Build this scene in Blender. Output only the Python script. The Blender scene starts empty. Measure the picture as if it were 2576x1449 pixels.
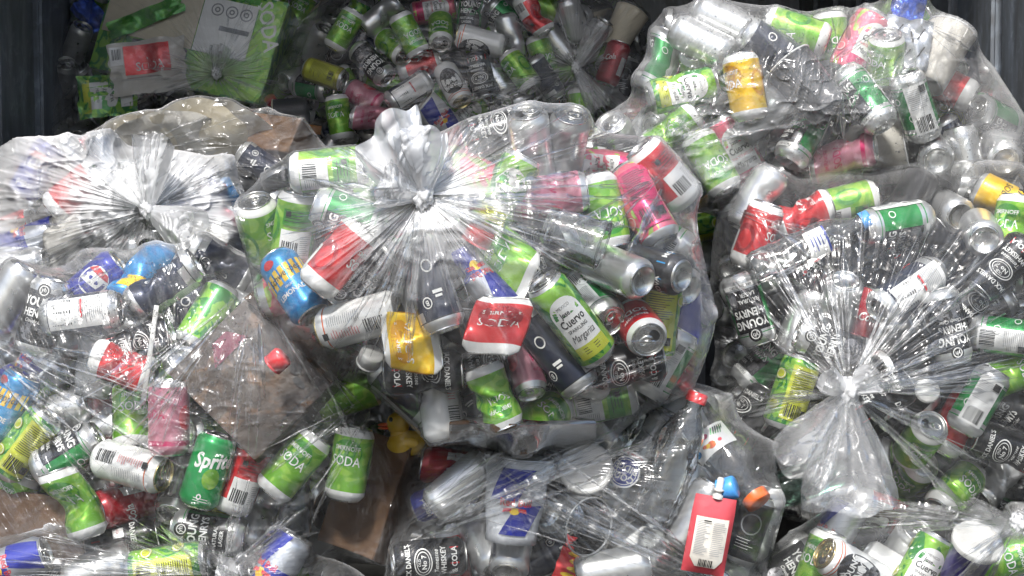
import bpy, bmesh, math, random
import numpy as np
from mathutils import Matrix, Vector

random.seed(7); RNG = np.random.default_rng(11)
SC = bpy.context.scene
COL = SC.collection
rad = math.radians

# ------------------------------------------------------------------ camera
PW, PH, FPX = 2576.0, 1449.0, 4116.0          # photograph's pixel frame and focal length in those pixels
PITCH = 4.0
CAM = np.array([0.0, 0.0, 1.25])
RIGHT = np.array([1.0, 0.0, 0.0])
FWD = np.array([0.0, math.cos(rad(PITCH)), -math.sin(rad(PITCH))])
UP = np.array([0.0, math.sin(rad(PITCH)), math.cos(rad(PITCH))])
cam = bpy.data.cameras.new('camera'); cam.sensor_width = 36.0
cam.lens = FPX / PW * 36.0; cam.clip_start = 0.05; cam.clip_end = 60
camo = bpy.data.objects.new('camera', cam); COL.objects.link(camo)
camo.location = CAM; camo.rotation_euler = (rad(90 - PITCH), 0, 0)
SC.camera = camo

def P(px, py, d):
    """world point seen at (px, py) whose distance along the view axis is d (arrays allowed)"""
    px = np.asarray(px, float); py = np.asarray(py, float); d = np.asarray(d, float)
    x = (px - PW / 2) / FPX * d; y = -(py - PH / 2) / FPX * d
    return CAM + x[..., None] * RIGHT + y[..., None] * UP + d[..., None] * FWD

def proj(pts):
    v = np.asarray(pts) - CAM
    d = v @ FWD
    return PW / 2 + (v @ RIGHT) / d * FPX, PH / 2 - (v @ UP) / d * FPX, d

# ------------------------------------------------------------------ sky, sun, exposure
SUN_EL, SUN_AZ = 50.0, 192.0                    # sun stands behind the viewer, to the left
w = bpy.data.worlds.new('World'); SC.world = w; w.use_nodes = True
nt = w.node_tree; nt.nodes.clear()
sky = nt.nodes.new('ShaderNodeTexSky'); sky.sky_type = 'NISHITA'; sky.sun_disc = False
sky.sun_elevation = rad(SUN_EL); sky.sun_rotation = rad(SUN_AZ)
sky.air_density = 1.0; sky.dust_density = 2.5; sky.ozone_density = 1.0
bg = nt.nodes.new('ShaderNodeBackground'); bg.inputs['Strength'].default_value = 0.12
ow = nt.nodes.new('ShaderNodeOutputWorld')
nt.links.new(sky.outputs[0], bg.inputs[0]); nt.links.new(bg.outputs[0], ow.inputs[0])
sd = np.array([math.sin(rad(SUN_AZ)) * math.cos(rad(SUN_EL)), math.cos(rad(SUN_AZ)) * math.cos(rad(SUN_EL)), math.sin(rad(SUN_EL))])
sun = bpy.data.lights.new('sun', 'SUN'); sun.energy = 3.6; sun.angle = rad(6); sun.color = (1.0, 0.985, 0.965)
suno = bpy.data.objects.new('sun', sun); COL.objects.link(suno)
suno.rotation_euler = Vector(tuple(-sd)).to_track_quat('-Z', 'Y').to_euler(); suno.location = (1, -2, 5)
vs = SC.view_settings
vs.view_transform = 'Standard'; vs.look = 'None'; vs.gamma = 1.0; vs.exposure = 0.70; vs.use_curve_mapping = False
SC.render.engine = 'CYCLES'
cy = SC.cycles
cy.max_bounces = 6; cy.diffuse_bounces = 3; cy.glossy_bounces = 3; cy.transmission_bounces = 3; cy.transparent_max_bounces = 24
cy.use_adaptive_sampling = True; cy.adaptive_threshold = 0.035; cy.adaptive_min_samples = 24
cy.caustics_reflective = False; cy.caustics_refractive = False; cy.sample_clamp_indirect = 4.0
cy.use_denoising = True
try: cy.denoiser = 'OPENIMAGEDENOISE'
except Exception: pass

# ------------------------------------------------------------------ materials
MATS = {}
def _node(nt, t, **kw):
    n = nt.nodes.new(t)
    for k, v in kw.items():
        if k in n.inputs: n.inputs[k].default_value = v
        else: setattr(n, k, v)
    return n

def lin(h):
    h = h.lstrip('#'); c = [int(h[i:i + 2], 16) / 255 for i in (0, 2, 4)]
    return tuple((x / 12.92 if x <= 0.04045 else ((x + 0.055) / 1.055) ** 2.4) for x in c) + (1.0,)

def mat(name, col, metal=0.0, rough=0.4, col2=None, scale=40.0, thr=(0.48, 0.52), dirt=0.12, coat=0.0, bump=0.0, bscale=60.0, stretch=(1, 1, 1), grime=0.0):
    """procedural paint/metal/paper: two colours split by noise, fine mottling, optional relief"""
    if name in MATS: return MATS[name]
    m = bpy.data.materials.new(name); m.use_nodes = True
    t = m.node_tree; b = t.nodes['Principled BSDF']
    tc = _node(t, 'ShaderNodeTexCoord'); mp = _node(t, 'ShaderNodeMapping'); mp.inputs['Scale'].default_value = stretch
    t.links.new(tc.outputs['Object'], mp.inputs[0])
    c1 = lin(col) if isinstance(col, str) else col
    last = None
    if col2:
        n = _node(t, 'ShaderNodeTexNoise', Scale=scale, Detail=1.0, Distortion=1.2); t.links.new(mp.outputs[0], n.inputs['Vector'])
        r = _node(t, 'ShaderNodeMapRange'); r.inputs[1].default_value = thr[0]; r.inputs[2].default_value = thr[1]
        t.links.new(n.outputs[0], r.inputs[0])
        mx = _node(t, 'ShaderNodeMix', data_type='RGBA'); t.links.new(r.outputs[0], mx.inputs[0])
        mx.inputs[6].default_value = c1; mx.inputs[7].default_value = lin(col2) if isinstance(col2, str) else col2
        last = mx.outputs[2]
    n2 = _node(t, 'ShaderNodeTexNoise', Scale=22.0, Detail=5.0); t.links.new(mp.outputs[0], n2.inputs['Vector'])
    mm = _node(t, 'ShaderNodeMix', data_type='RGBA', blend_type='MULTIPLY')
    r2 = _node(t, 'ShaderNodeMapRange'); r2.inputs[1].default_value = 0.35; r2.inputs[2].default_value = 0.7
    r2.inputs[3].default_value = dirt; r2.inputs[4].default_value = 0.0
    t.links.new(n2.outputs[0], r2.inputs[0]); t.links.new(r2.outputs[0], mm.inputs[0])
    if last is not None: t.links.new(last, mm.inputs[6])
    else: mm.inputs[6].default_value = c1
    mm.inputs[7].default_value = (0.30, 0.26, 0.21, 1)
    last = mm.outputs[2]
    if grime > 0:
        n4 = _node(t, 'ShaderNodeTexNoise', Scale=13.0, Detail=4.0, Distortion=2.0); t.links.new(tc.outputs['Object'], n4.inputs['Vector'])
        r4 = _node(t, 'ShaderNodeMapRange'); r4.inputs[1].default_value = 0.37; r4.inputs[2].default_value = 0.47; r4.inputs[4].default_value = grime
        t.links.new(n4.outputs[0], r4.inputs[0])
        m4 = _node(t, 'ShaderNodeMix', data_type='RGBA'); t.links.new(r4.outputs[0], m4.inputs[0]); t.links.new(last, m4.inputs[6])
        m4.inputs[7].default_value = (0.028, 0.017, 0.009, 1); last = m4.outputs[2]
    t.links.new(last, b.inputs['Base Color'])
    rr = _node(t, 'ShaderNodeMapRange'); rr.inputs[3].default_value = max(0.05, rough - 0.08); rr.inputs[4].default_value = rough + 0.12
    t.links.new(n2.outputs[0], rr.inputs[0]); t.links.new(rr.outputs[0], b.inputs['Roughness'])
    b.inputs['Metallic'].default_value = metal; b.inputs['Coat Weight'].default_value = coat; b.inputs['Coat Roughness'].default_value = 0.12
    if bump > 0:
        n3 = _node(t, 'ShaderNodeTexNoise', Scale=bscale, Detail=4.0); t.links.new(tc.outputs['Object'], n3.inputs['Vector'])
        bp = _node(t, 'ShaderNodeBump', Strength=1.0, Distance=bump); t.links.new(n3.outputs[0], bp.inputs['Height']); t.links.new(bp.outputs[0], b.inputs['Normal'])
    MATS[name] = m
    return m

PT = dict(metal=0.30, rough=0.30, coat=0.25, dirt=0.24)
mat('alu', '#d9d9d6', 1.0, 0.24, dirt=0.06, bump=0.0006, bscale=45)
mat('alu_gold', '#cdbb85', 1.0, 0.24, dirt=0.06)
mat('hole_shade', '#0a0908', 0.0, 0.6)  # painted dark for the shaded inside of an opened can
mat('lime', '#76b92a', col2='#9ccf48', scale=26, thr=(0.5, 0.54), **PT)
mat('lime_deep', '#3c9426', col2='#55a631', scale=40, thr=(0.5, 0.56), **PT)
mat('red', '#d8232a', col2='#e23a3c', scale=26, thr=(0.5, 0.6), **PT)
mat('coral', '#ea4a5c', col2='#f3808a', scale=18, thr=(0.48, 0.52), **PT)
mat('crimson', '#a81222', **PT)
mat('yellow', '#f6c510', col2='#fbd53e', scale=26, thr=(0.5, 0.6), **PT)
mat('green', '#108a3c', col2='#159544', scale=20, thr=(0.45, 0.6), **PT)
mat('sprite', '#0fa04e', **PT)
mat('navy', '#1a2238', col2='#212b45', scale=20, thr=(0.45, 0.6), **PT)
mat('black', '#131316', **PT)
mat('charcoal', '#2c2c2e', **PT)
mat('blue', '#2a9bdc', col2='#1b82c6', scale=34, thr=(0.5, 0.53), **PT)
mat('royal', '#1c2b9c', **PT)
mat('white', '#e9e9e6', 0.1, 0.32, coat=0.25, dirt=0.08)
mat('pearl', '#d8d9d8', 0.75, 0.28, coat=0.2)
mat('silverpaint', '#c4c8cf', 0.75, 0.3, coat=0.2)
mat('pink', '#cf8598', col2='#dc98a8', scale=22, thr=(0.45, 0.6), **PT)
mat('magenta', '#d02568', **PT)
mat('leaf', '#8cc63f', col2='#2f8a35', scale=48, thr=(0.5, 0.53), stretch=(1, 1, 0.55), **PT)
mat('melon', '#ef6f86', col2='#b9d76a', scale=42, thr=(0.58, 0.61), stretch=(1, 1, 0.5), **PT)
mat('limeyellow', '#cfd63a', **PT)
mat('orange', '#e0672a', **PT)
mat('grey_art', '#77777a', col2='#2c2c2e', scale=110, thr=(0.46, 0.54), **PT)
mat('ink', '#141414', 0.0, 0.4)
mat('ink_white', '#f2f2ee', 0.0, 0.4)
mat('ink_red', '#c81e2a', 0.0, 0.4)
mat('ink_blue', '#17308f', 0.0, 0.4)
mat('ink_grey', '#8b8d90', 0.0, 0.4)
mat('paper_white', '#d6d2c8', 0.0, 0.6, dirt=0.4, bump=0.001, bscale=30)
mat('cream', '#d9ceb4', 0.0, 0.62, dirt=0.2, bump=0.001, bscale=30)
mat('kraft', '#6f5238', 0.0, 0.75, col2='#624730', scale=12, dirt=0.3, bump=0.0012, bscale=40)
mat('kraft_stained', '#6a4a2a', 0.0, 0.35, col2='#432d17', scale=11, dirt=0.4, bump=0.0015, bscale=40, grime=0.9)
mat('maroon', '#6a1230', 0.0, 0.5)
mat('wood', '#9a6a3c', 0.0, 0.6, dirt=0.2)
mat('duck', '#edc22c', 0.0, 0.42, coat=0.2)
mat('beak', '#e8641e', 0.0, 0.4, coat=0.2)
mat('cap_red', '#d3222a', 0.0, 0.35, coat=0.3)
mat('cap_orange', '#ef6a10', 0.0, 0.35, coat=0.3)
mat('cap_blue', '#4a94d8', 0.0, 0.35, coat=0.3)
mat('cap_white', '#cfcfcb', 0.0, 0.4, coat=0.2, dirt=0.35, bump=0.0006, bscale=60)
mat('pouch', '#c24850', 0.1, 0.35, coat=0.3, bump=0.003, bscale=18)
mat('yellow_deep', '#e0a010', **PT)
mat('purple', '#3a2c86', **PT)
mat('foil_blue', '#1d4fc0', 0.5, 0.25, bump=0.003, bscale=50)
mat('dark_paper', '#1f2227', 0.0, 0.5)
mat('olive', '#a8a52a', **PT)
mat('plastic_dark', '#23262b', 0.0, 0.25, coat=0.4, bump=0.004, bscale=40)

def clear_mat(name, tint=(0.93, 0.95, 0.95), haze=0.08, rough=0.08, hazecol=(0.85, 0.87, 0.88), bump=0.002, bscale=35, fk=1.6):
    """clear plastic wall: sees through, mirrors at grazing angles, a little milky"""
    m = bpy.data.materials.new(name); m.use_nodes = True; t = m.node_tree; t.nodes.clear()
    o = _node(t, 'ShaderNodeOutputMaterial'); tc = _node(t, 'ShaderNodeTexCoord')
    n = _node(t, 'ShaderNodeTexNoise', Scale=bscale, Detail=3.0); t.links.new(tc.outputs['Object'], n.inputs['Vector'])
    bp = _node(t, 'ShaderNodeBump', Strength=1.0, Distance=bump); t.links.new(n.outputs[0], bp.inputs['Height'])
    tr = _node(t, 'ShaderNodeBsdfTransparent'); tr.inputs[0].default_value = tint + (1,)
    df = _node(t, 'ShaderNodeBsdfDiffuse'); df.inputs[0].default_value = hazecol + (1,); t.links.new(bp.outputs[0], df.inputs['Normal'])
    tl = _node(t, 'ShaderNodeBsdfTranslucent'); tl.inputs[0].default_value = hazecol + (1,); t.links.new(bp.outputs[0], tl.inputs['Normal'])
    m0 = _node(t, 'ShaderNodeMixShader'); m0.inputs[0].default_value = 0.4; t.links.new(df.outputs[0], m0.inputs[1]); t.links.new(tl.outputs[0], m0.inputs[2])
    m1 = _node(t, 'ShaderNodeMixShader'); m1.inputs[0].default_value = haze; t.links.new(tr.outputs[0], m1.inputs[1]); t.links.new(m0.outputs[0], m1.inputs[2])
    gl = _node(t, 'ShaderNodeBsdfGlossy'); gl.inputs['Roughness'].default_value = rough; t.links.new(bp.outputs[0], gl.inputs['Normal'])
    fr = _node(t, 'ShaderNodeFresnel', IOR=1.5); t.links.new(bp.outputs[0], fr.inputs['Normal'])
    mu = _node(t, 'ShaderNodeMath', operation='MULTIPLY', use_clamp=True); mu.inputs[1].default_value = fk; t.links.new(fr.outputs[0], mu.inputs[0])
    m2 = _node(t, 'ShaderNodeMixShader'); t.links.new(mu.outputs[0], m2.inputs[0]); t.links.new(m1.outputs[0], m2.inputs[1]); t.links.new(gl.outputs[0], m2.inputs[2])
    t.links.new(m2.outputs[0], o.inputs[0])
    MATS[name] = m
    return m
clear_mat('clear'); clear_mat('clear_green', (0.6, 0.85, 0.72), 0.12, 0.06, (0.5, 0.75, 0.6))
clear_mat('cloudy', (0.9, 0.92, 0.92), 0.35, 0.15); clear_mat('glass_dark', (0.35, 0.38, 0.42), 0.08, 0.05, (0.2, 0.22, 0.25), bump=0.005)
clear_mat('liquid', (0.28, 0.14, 0.05), 0.6, 0.05, (0.16, 0.075, 0.02), bump=0.0005, bscale=10, fk=1.2)
clear_mat('drop', (0.97, 0.98, 0.98), 0.05, 0.03, bump=0.0)

def film_mat(name, hk=1.0, crinkle=1.0, streak=1.0, tint=(0.975, 0.98, 0.98), rough=0.17, facing=0.12, gk=1.3, patch=(0.4, 1.8), wav=0.010, trl=0.28):
    """thin polythene: clear, glossy, milky where it is gathered (attribute haze), creased along the pull of the knot (attribute fold)"""
    m = bpy.data.materials.new(name); m.use_nodes = True; t = m.node_tree; t.nodes.clear()
    L = t.links.new
    o = _node(t, 'ShaderNodeOutputMaterial'); tc = _node(t, 'ShaderNodeTexCoord')
    at = _node(t, 'ShaderNodeAttribute', attribute_name='fold'); ah = _node(t, 'ShaderNodeAttribute', attribute_name='haze')
    def crease(vec, scale, width, dist=0.0, detail=0.0):
        """thin sharp ridges along the level lines of a noise"""
        n = _node(t, 'ShaderNodeTexNoise', Scale=scale, Detail=detail, Distortion=dist); L(vec, n.inputs['Vector'])
        s_ = _node(t, 'ShaderNodeMath', operation='SUBTRACT'); L(n.outputs[0], s_.inputs[0]); s_.inputs[1].default_value = 0.5
        a_ = _node(t, 'ShaderNodeMath', operation='ABSOLUTE'); L(s_.outputs[0], a_.inputs[0])
        r_ = _node(t, 'ShaderNodeMapRange', interpolation_type='SMOOTHSTEP'); r_.inputs[1].default_value = 0.0; r_.inputs[2].default_value = width; r_.inputs[3].default_value = 1.0; r_.inputs[4].default_value = 0.0
        L(a_.outputs[0], r_.inputs[0]); return r_.outputs[0]
    mp = _node(t, 'ShaderNodeMapping'); mp.inputs['Scale'].default_value = (9, 9, 0.55); L(at.outputs['Vector'], mp.inputs[0])
    s3 = _node(t, 'ShaderNodeTexNoise', Scale=6.0, Detail=1.0); L(tc.outputs['Object'], s3.inputs['Vector'])
    k1 = crease(mp.outputs[0], 1.0, 0.05, 0.0, 2.0)
    k2 = crease(tc.outputs['Object'], 7.5, 0.035, 0.2, 1.0)
    ms = _node(t, 'ShaderNodeMapRange'); ms.inputs[1].default_value = 0.42; ms.inputs[2].default_value = 0.62; L(s3.outputs[0], ms.inputs[0])
    am = _node(t, 'ShaderNodeMath', operation='MULTIPLY'); L(k2, am.inputs[0]); L(ms.outputs[0], am.inputs[1])
    w1 = _node(t, 'ShaderNodeMath', operation='MULTIPLY'); L(k1, w1.inputs[0]); w1.inputs[1].default_value = 0.0016 * streak
    w2 = _node(t, 'ShaderNodeMath', operation='MULTIPLY_ADD'); L(am.outputs[0], w2.inputs[0]); w2.inputs[1].default_value = 0.0024 * crinkle; L(w1.outputs[0], w2.inputs[2])
    w3 = _node(t, 'ShaderNodeMath', operation='MULTIPLY_ADD'); L(s3.outputs[0], w3.inputs[0]); w3.inputs[1].default_value = wav; L(w2.outputs[0], w3.inputs[2])
    b2 = _node(t, 'ShaderNodeBump', Strength=1.0, Distance=1.0); L(w3.outputs[0], b2.inputs['Height'])
    N = b2.outputs[0]
    tr = _node(t, 'ShaderNodeBsdfTransparent'); tr.inputs[0].default_value = tint + (1,)
    df = _node(t, 'ShaderNodeBsdfDiffuse'); df.inputs[0].default_value = (0.95, 0.955, 0.96, 1)
    tl = _node(t, 'ShaderNodeBsdfTranslucent'); tl.inputs[0].default_value = (0.95, 0.955, 0.96, 1)
    m0 = _node(t, 'ShaderNodeMixShader'); m0.inputs[0].default_value = trl; L(df.outputs[0], m0.inputs[1]); L(tl.outputs[0], m0.inputs[2])
    # milkiness: gathered film, cloudy patches, longer path through the film where it is seen edge-on
    r3 = _node(t, 'ShaderNodeMapRange'); r3.inputs[1].default_value = 0.35; r3.inputs[2].default_value = 0.7; r3.inputs[3].default_value = patch[0]; r3.inputs[4].default_value = patch[1]
    L(s3.outputs[0], r3.inputs[0])
    h1 = _node(t, 'ShaderNodeMath', operation='MULTIPLY'); L(ah.outputs['Fac'], h1.inputs[0]); L(r3.outputs[0], h1.inputs[1])
    lw = _node(t, 'ShaderNodeLayerWeight', Blend=0.2)
    h2 = _node(t, 'ShaderNodeMath', operation='MULTIPLY_ADD'); L(lw.outputs['Facing'], h2.inputs[0]); h2.inputs[1].default_value = facing; L(h1.outputs[0], h2.inputs[2])
    h4 = _node(t, 'ShaderNodeMath', operation='MULTIPLY_ADD'); L(k1, h4.inputs[0]); h4.inputs[1].default_value = 0.03 * streak; L(h2.outputs[0], h4.inputs[2])
    h3 = _node(t, 'ShaderNodeMath', operation='MULTIPLY', use_clamp=True); L(h4.outputs[0], h3.inputs[0]); h3.inputs[1].default_value = hk
    m1 = _node(t, 'ShaderNodeMixShader'); L(h3.outputs[0], m1.inputs[0]); L(tr.outputs[0], m1.inputs[1]); L(m0.outputs[0], m1.inputs[2])
    gl = _node(t, 'ShaderNodeBsdfGlossy'); gl.inputs['Roughness'].default_value = rough; L(N, gl.inputs['Normal'])
    fr = _node(t, 'ShaderNodeFresnel', IOR=1.45)
    mu = _node(t, 'ShaderNodeMath', operation='MULTIPLY', use_clamp=True); mu.inputs[1].default_value = gk; L(fr.outputs[0], mu.inputs[0])
    mu2 = _node(t, 'ShaderNodeMath', operation='MINIMUM'); mu2.inputs[1].default_value = 0.5; L(mu.outputs[0], mu2.inputs[0])
    m2 = _node(t, 'ShaderNodeMixShader'); L(mu2.outputs[0], m2.inputs[0]); L(m1.outputs[0], m2.inputs[1]); L(gl.outputs[0], m2.inputs[2])
    L(m2.outputs[0], o.inputs[0])
    MATS[name] = m
    return m
film_mat('film'); film_mat('film_plain', 1.0, 1.8, 1.2, wav=0.014); film_mat('film_cloudy', 1.0, 2.4, 0.3, tint=(0.94, 0.955, 0.975), gk=0.8); film_mat('film_tuft', 1.0, 1.2, 0.0, rough=0.26, gk=0.45, patch=(0.7, 1.3), trl=0.3); film_mat('film_glint_pleat', 1.0, 0.0, 0.0, rough=0.25, gk=1.3, patch=(0.6, 1.6), wav=0.0, facing=0.05, trl=0.25)

# ------------------------------------------------------------------ mesh helpers
def mesh(name, V, F, mats, midx=None, smooth=True):
    me = bpy.data.meshes.new(name)
    me.from_pydata([tuple(v) for v in np.asarray(V, float)], [], [tuple(int(i) for i in f) for f in F])
    for m in mats: me.materials.append(MATS[m])
    if midx is not None: me.polygons.foreach_set('material_index', np.asarray(midx, dtype=np.int32))
    me.polygons.foreach_set('use_smooth', np.full(len(me.polygons), smooth))
    me.update()
    return me

def ob(name, me, parent=None):
    o = bpy.data.objects.new(name, me); COL.objects.link(o)
    if parent is not None: o.parent = parent
    return o

def empty(name):
    o = bpy.data.objects.new(name, None); COL.objects.link(o); o.empty_display_size = 0.02
    return o

def tag(o, label=None, cat=None, group=None, kind=None):
    if label: o['label'] = label
    if cat: o['category'] = cat
    if group: o['group'] = group
    if kind: o['kind'] = kind
    return o

def lathe(prof, n=40, close=True):
    """profile [(r, z), ...] turned about z -> V, F, ring index of every face"""
    V = []; F = []; ring = []; rows = []
    for r, z in prof:
        if r < 1e-6: rows.append([len(V)]); V.append((0, 0, z))
        else:
            rows.append(list(range(len(V), len(V) + n)))
            for k in range(n):
                a = 2 * math.pi * k / n; V.append((r * math.cos(a), r * math.sin(a), z))
    for i in range(len(rows) - 1):
        A, B = rows[i], rows[i + 1]
        for k in range(n):
            k2 = (k + 1) % n
            if len(A) == 1 and len(B) == 1: continue
            if len(A) == 1: F.append((A[0], B[k2], B[k]))
            elif len(B) == 1: F.append((A[k], A[k2], B[0]))
            else: F.append((A[k], A[k2], B[k2], B[k]))
            ring.append(i)
    return np.array(V, float), F, ring

def boxmesh(sx, sy, sz, bev=0.0, div=1):
    bm = bmesh.new(); bmesh.ops.create_cube(bm, size=1.0)
    for v in bm.verts: v.co = Vector((v.co.x * sx, v.co.y * sy, v.co.z * sz))
    if bev: bmesh.ops.bevel(bm, geom=bm.edges[:], offset=bev, segments=2, affect='EDGES')
    if div > 1: bmesh.ops.subdivide_edges(bm, edges=bm.edges[:], cuts=div - 1, use_grid_fill=True)
    V = np.array([v.co[:] for v in bm.verts]); F = [[v.index for v in f.verts] for f in bm.faces]
    bm.free(); return V, F

def vnoise(x, y, seed=0):
    """smooth value noise on arrays, about -1..1"""
    xi = np.floor(x).astype(int); yi = np.floor(y).astype(int); fx = x - xi; fy = y - yi
    fx = fx * fx * (3 - 2 * fx); fy = fy * fy * (3 - 2 * fy)
    def h(a, b):
        n = (a * 374761393 + b * 668265263 + seed * 974711) & 0x7fffffff
        n = ((n ^ (n >> 13)) * 1274126177) & 0x7fffffff
        return ((n ^ (n >> 16)) & 0xffff) / 32767.5 - 1
    return (h(xi, yi) * (1 - fx) + h(xi + 1, yi) * fx) * (1 - fy) + (h(xi, yi + 1) * (1 - fx) + h(xi + 1, yi + 1) * fx) * fy

_TXT = {}
def text_geo(s, bold=0.0, shear=0.0):
    key = (s, bold, shear)
    if key not in _TXT:
        cu = bpy.data.curves.new('t', 'FONT'); cu.body = s; cu.size = 1.0; cu.align_x = 'CENTER'; cu.align_y = 'CENTER'
        cu.offset = bold; cu.shear = shear; cu.resolution_u = 2
        o = bpy.data.objects.new('t', cu); COL.objects.link(o)
        dg = bpy.context.evaluated_depsgraph_get(); ev = o.evaluated_get(dg); me = ev.to_mesh()
        V = np.array([v.co[:2] for v in me.vertices]); F = [list(p.vertices) for p in me.polygons]
        ev.to_mesh_clear(); bpy.data.objects.remove(o); bpy.data.curves.remove(cu)
        _TXT[key] = (V, F)
    return _TXT[key]

class Print:
    """flat marks laid out in (x across, z up) metres, later wrapped or laid on a surface; two layers: panels and lettering"""
    def __init__(s): s.V = {0: [], 1: []}; s.F = {0: [], 1: []}; s.M = {0: [], 1: []}; s.n = 0
    def add(s, layer, V2, F, m):
        s.n += 1
        base = sum(len(v) for v in s.V[layer])
        h = 0.00028 + 0.00010 * s.n
        s.V[layer].append(np.c_[V2, np.full(len(V2), h)])
        s.F[layer] += [[i + base for i in f] for f in F]; s.M[layer] += [m] * len(F)
    def quad(s, m, c, layer=0, n=8):
        c = np.array(c, float) / 1000; g = np.linspace(0, 1, n + 1); u, v = np.meshgrid(g, g)
        u = u.ravel()[:, None]; v = v.ravel()[:, None]
        V = c[0] * (1 - u) * (1 - v) + c[1] * u * (1 - v) + c[2] * u * v + c[3] * (1 - u) * v
        k = n + 1
        F = [(j * k + i, j * k + i + 1, (j + 1) * k + i + 1, (j + 1) * k + i) for j in range(n) for i in range(n)]
        s.add(layer, V, F, m)
    def rect(s, m, x0, x1, z0, z1, layer=0, n=8): s.quad(m, [(x0, z0), (x1, z0), (x1, z1), (x0, z1)], layer, n)
    def ell(s, m, cx, cz, rx, rz, layer=0, inner=0.0, n=28):
        a = np.arange(n) * 2 * math.pi / n; ca, sa = np.cos(a), np.sin(a)
        rings = [inner, (1 + inner) / 2, 1.0] if inner > 0 else [0.02, 0.5, 1.0]
        V = np.concatenate([np.c_[cx + rx * r * ca, cz + rz * r * sa] for r in rings]) / 1000
        F = [(j * n + i, (j + 1) * n + i, (j + 1) * n + (i + 1) % n, j * n + (i + 1) % n) for j in range(2) for i in range(n)]
        if inner == 0: F.append(list(range(n)))
        s.add(layer, V, F, m)
    def text(s, m, t, x, z, size, xs=1.0, bold=0.012, shear=0.0, rot=0.0):
        V, F = text_geo(t, bold, shear); V = V * [size * xs, size] / 1000
        c, q = math.cos(rad(rot)), math.sin(rad(rot)); V = V @ np.array([[c, q], [-q, c]]) + np.array([x, z]) / 1000
        s.add(1, V, F, m)
    def bars(s, m, x, z, wd, ht, n=15, vert=True):
        r = random.Random(int(x * 7 + z)); e = 0.0
        while e < wd:
            b = r.choice((0.9, 1.4, 2.2)); b = min(b, wd - e)
            if vert: s.rect(m, x + e, x + e + b, z, z + ht, 1, 2)
            else: s.rect(m, x, x + ht, z + e, z + e + b, 1, 2)
            e += b + r.choice((1.0, 1.5, 2.0))
    def lines(s, m, x, z, wd, ht, step=3.2, th=0.8):
        r = random.Random(int(x * 3 + z * 5)); q = 0.0
        while q < ht:
            s.rect(m, x, x + wd * r.uniform(0.6, 1.0), z + ht - q - th, z + ht - q, 1, 4); q += step
# ------------------------------------------------------------------ drink cans: designs
def info_back(p, bg, x=103, barm='ink'):
    p.rect(bg, x - 26, x + 26, -40, 38); p.bars(barm, x - 20, -34, 26, 26); p.lines('ink_grey', x - 22, 2, 40, 30)
    p.rect('ink_red', x + 8, x + 22, -8, -4, 1)

def d_soda(base, deep, dark_txt='ink_white'):
    def f(p):
        p.ell(deep, 0, 20, 27, 22)
        p.text(dark_txt, 'SMIRNOFF', 0, 27, 10.5, 0.92); p.text(dark_txt, 'SODA', 0, 6, 22, 0.85, 0.008)
        p.ell(deep, -62, -8, 20, 26); p.ell(base, -60, -10, 13, 18)
        p.ell(deep, 58, 4, 16, 24); p.ell(base, 57, 4, 10, 17)
        p.rect('white', 78, 130, -42, 2); p.bars('ink', 82, -38, 26, 22); p.lines('ink_grey', 110, -36, 18, 30)
        p.rect(deep, 80, 128, 10, 36); p.lines('ink', 83, 13, 40, 20, 5, 1.2); p.rect('ink', 84, 92, 24, 32, 1)
    return f
def d_lager(p):
    p.rect('black', -32, 32, -34, 36); p.rect('grey_art', -30, 30, -33, -12)
    p.ell('black', 0, 41, 12, 12); p.ell('ink_white', 0, 41, 8, 8, 1, 0.8); p.text('ink_white', 'yh', 0, 42, 11, 0.9)
    p.text('ink_white', 'YOUNG', 0, 22, 19, 0.88, 0.03); p.text('ink_white', 'HENRYS', 0, 4, 17, 0.85, 0.03)
    p.rect('black', -27, 14, -31, -9); p.text('ink_white', 'NATURAL', -7, -15, 9, 0.95, 0.02); p.text('ink_white', 'LAGER', -7, -25, 9, 0.95, 0.02)
    p.rect('white', -2 - 32, 34, -44, -37); p.text('ink', 'SERVE THE PEOPLE', 0, -40.5, 6, 0.8)
    p.rect('white', 74, 116, -44, 42); p.bars('ink', 80, -40, 28, 26); p.lines('ink_grey', 78, 0, 34, 34, 3.2); p.rect('ink', 100, 112, 26, 38, 1)
    p.ell('ink_white', 140, 10, 7, 7, 1, 0.8); p.ell('ink_white', -130, -12, 7, 7, 1, 0.8); p.ell('ink_white', 58, 20, 6, 6, 1, 0.8)
def d_whitebeer(p):
    p.ell('charcoal', 0, 8, 31, 40); p.ell('grey_art', 0, -16, 24, 14); p.rect('orange', -40, 40, 50, 52)
    p.text('ink_white', 'YOUNG', 0, 24, 16, 0.9, 0.03); p.text('ink_white', 'HENRYS', 0, 8, 15, 0.85, 0.03)
    p.bars('ink', 82, -44, 30, 20, vert=False); p.lines('ink_red', 84, -8, 14, 44, 4, 0.9); p.lines('ink_grey', 104, -12, 16, 50); p.rect('ink', 86, 96, 40, 48, 1)
def d_blackbeer(p):
    p.ell('black', 0, 42, 11, 11); p.ell('ink_white', 0, 42, 8, 8, 1, 0.8); p.text('ink_white', 'yh', 0, 43, 10, 0.9)
    p.text('ink_white', 'YOUNG', 0, 22, 19, 0.9, 0.03); p.text('ink_white', 'HENRYS', 0, 4, 17, 0.86, 0.03)
    p.ell('grey_art', 0, -24, 24, 16); p.text('ink_white', 'Cloudy Cider', 0, -8, 8, 0.9, 0.01, 0.3)
    p.rect('white', 80, 122, -40, 40); p.bars('ink', 84, -36, 30, 26); p.lines('ink_grey', 84, 0, 34, 34)
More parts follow.
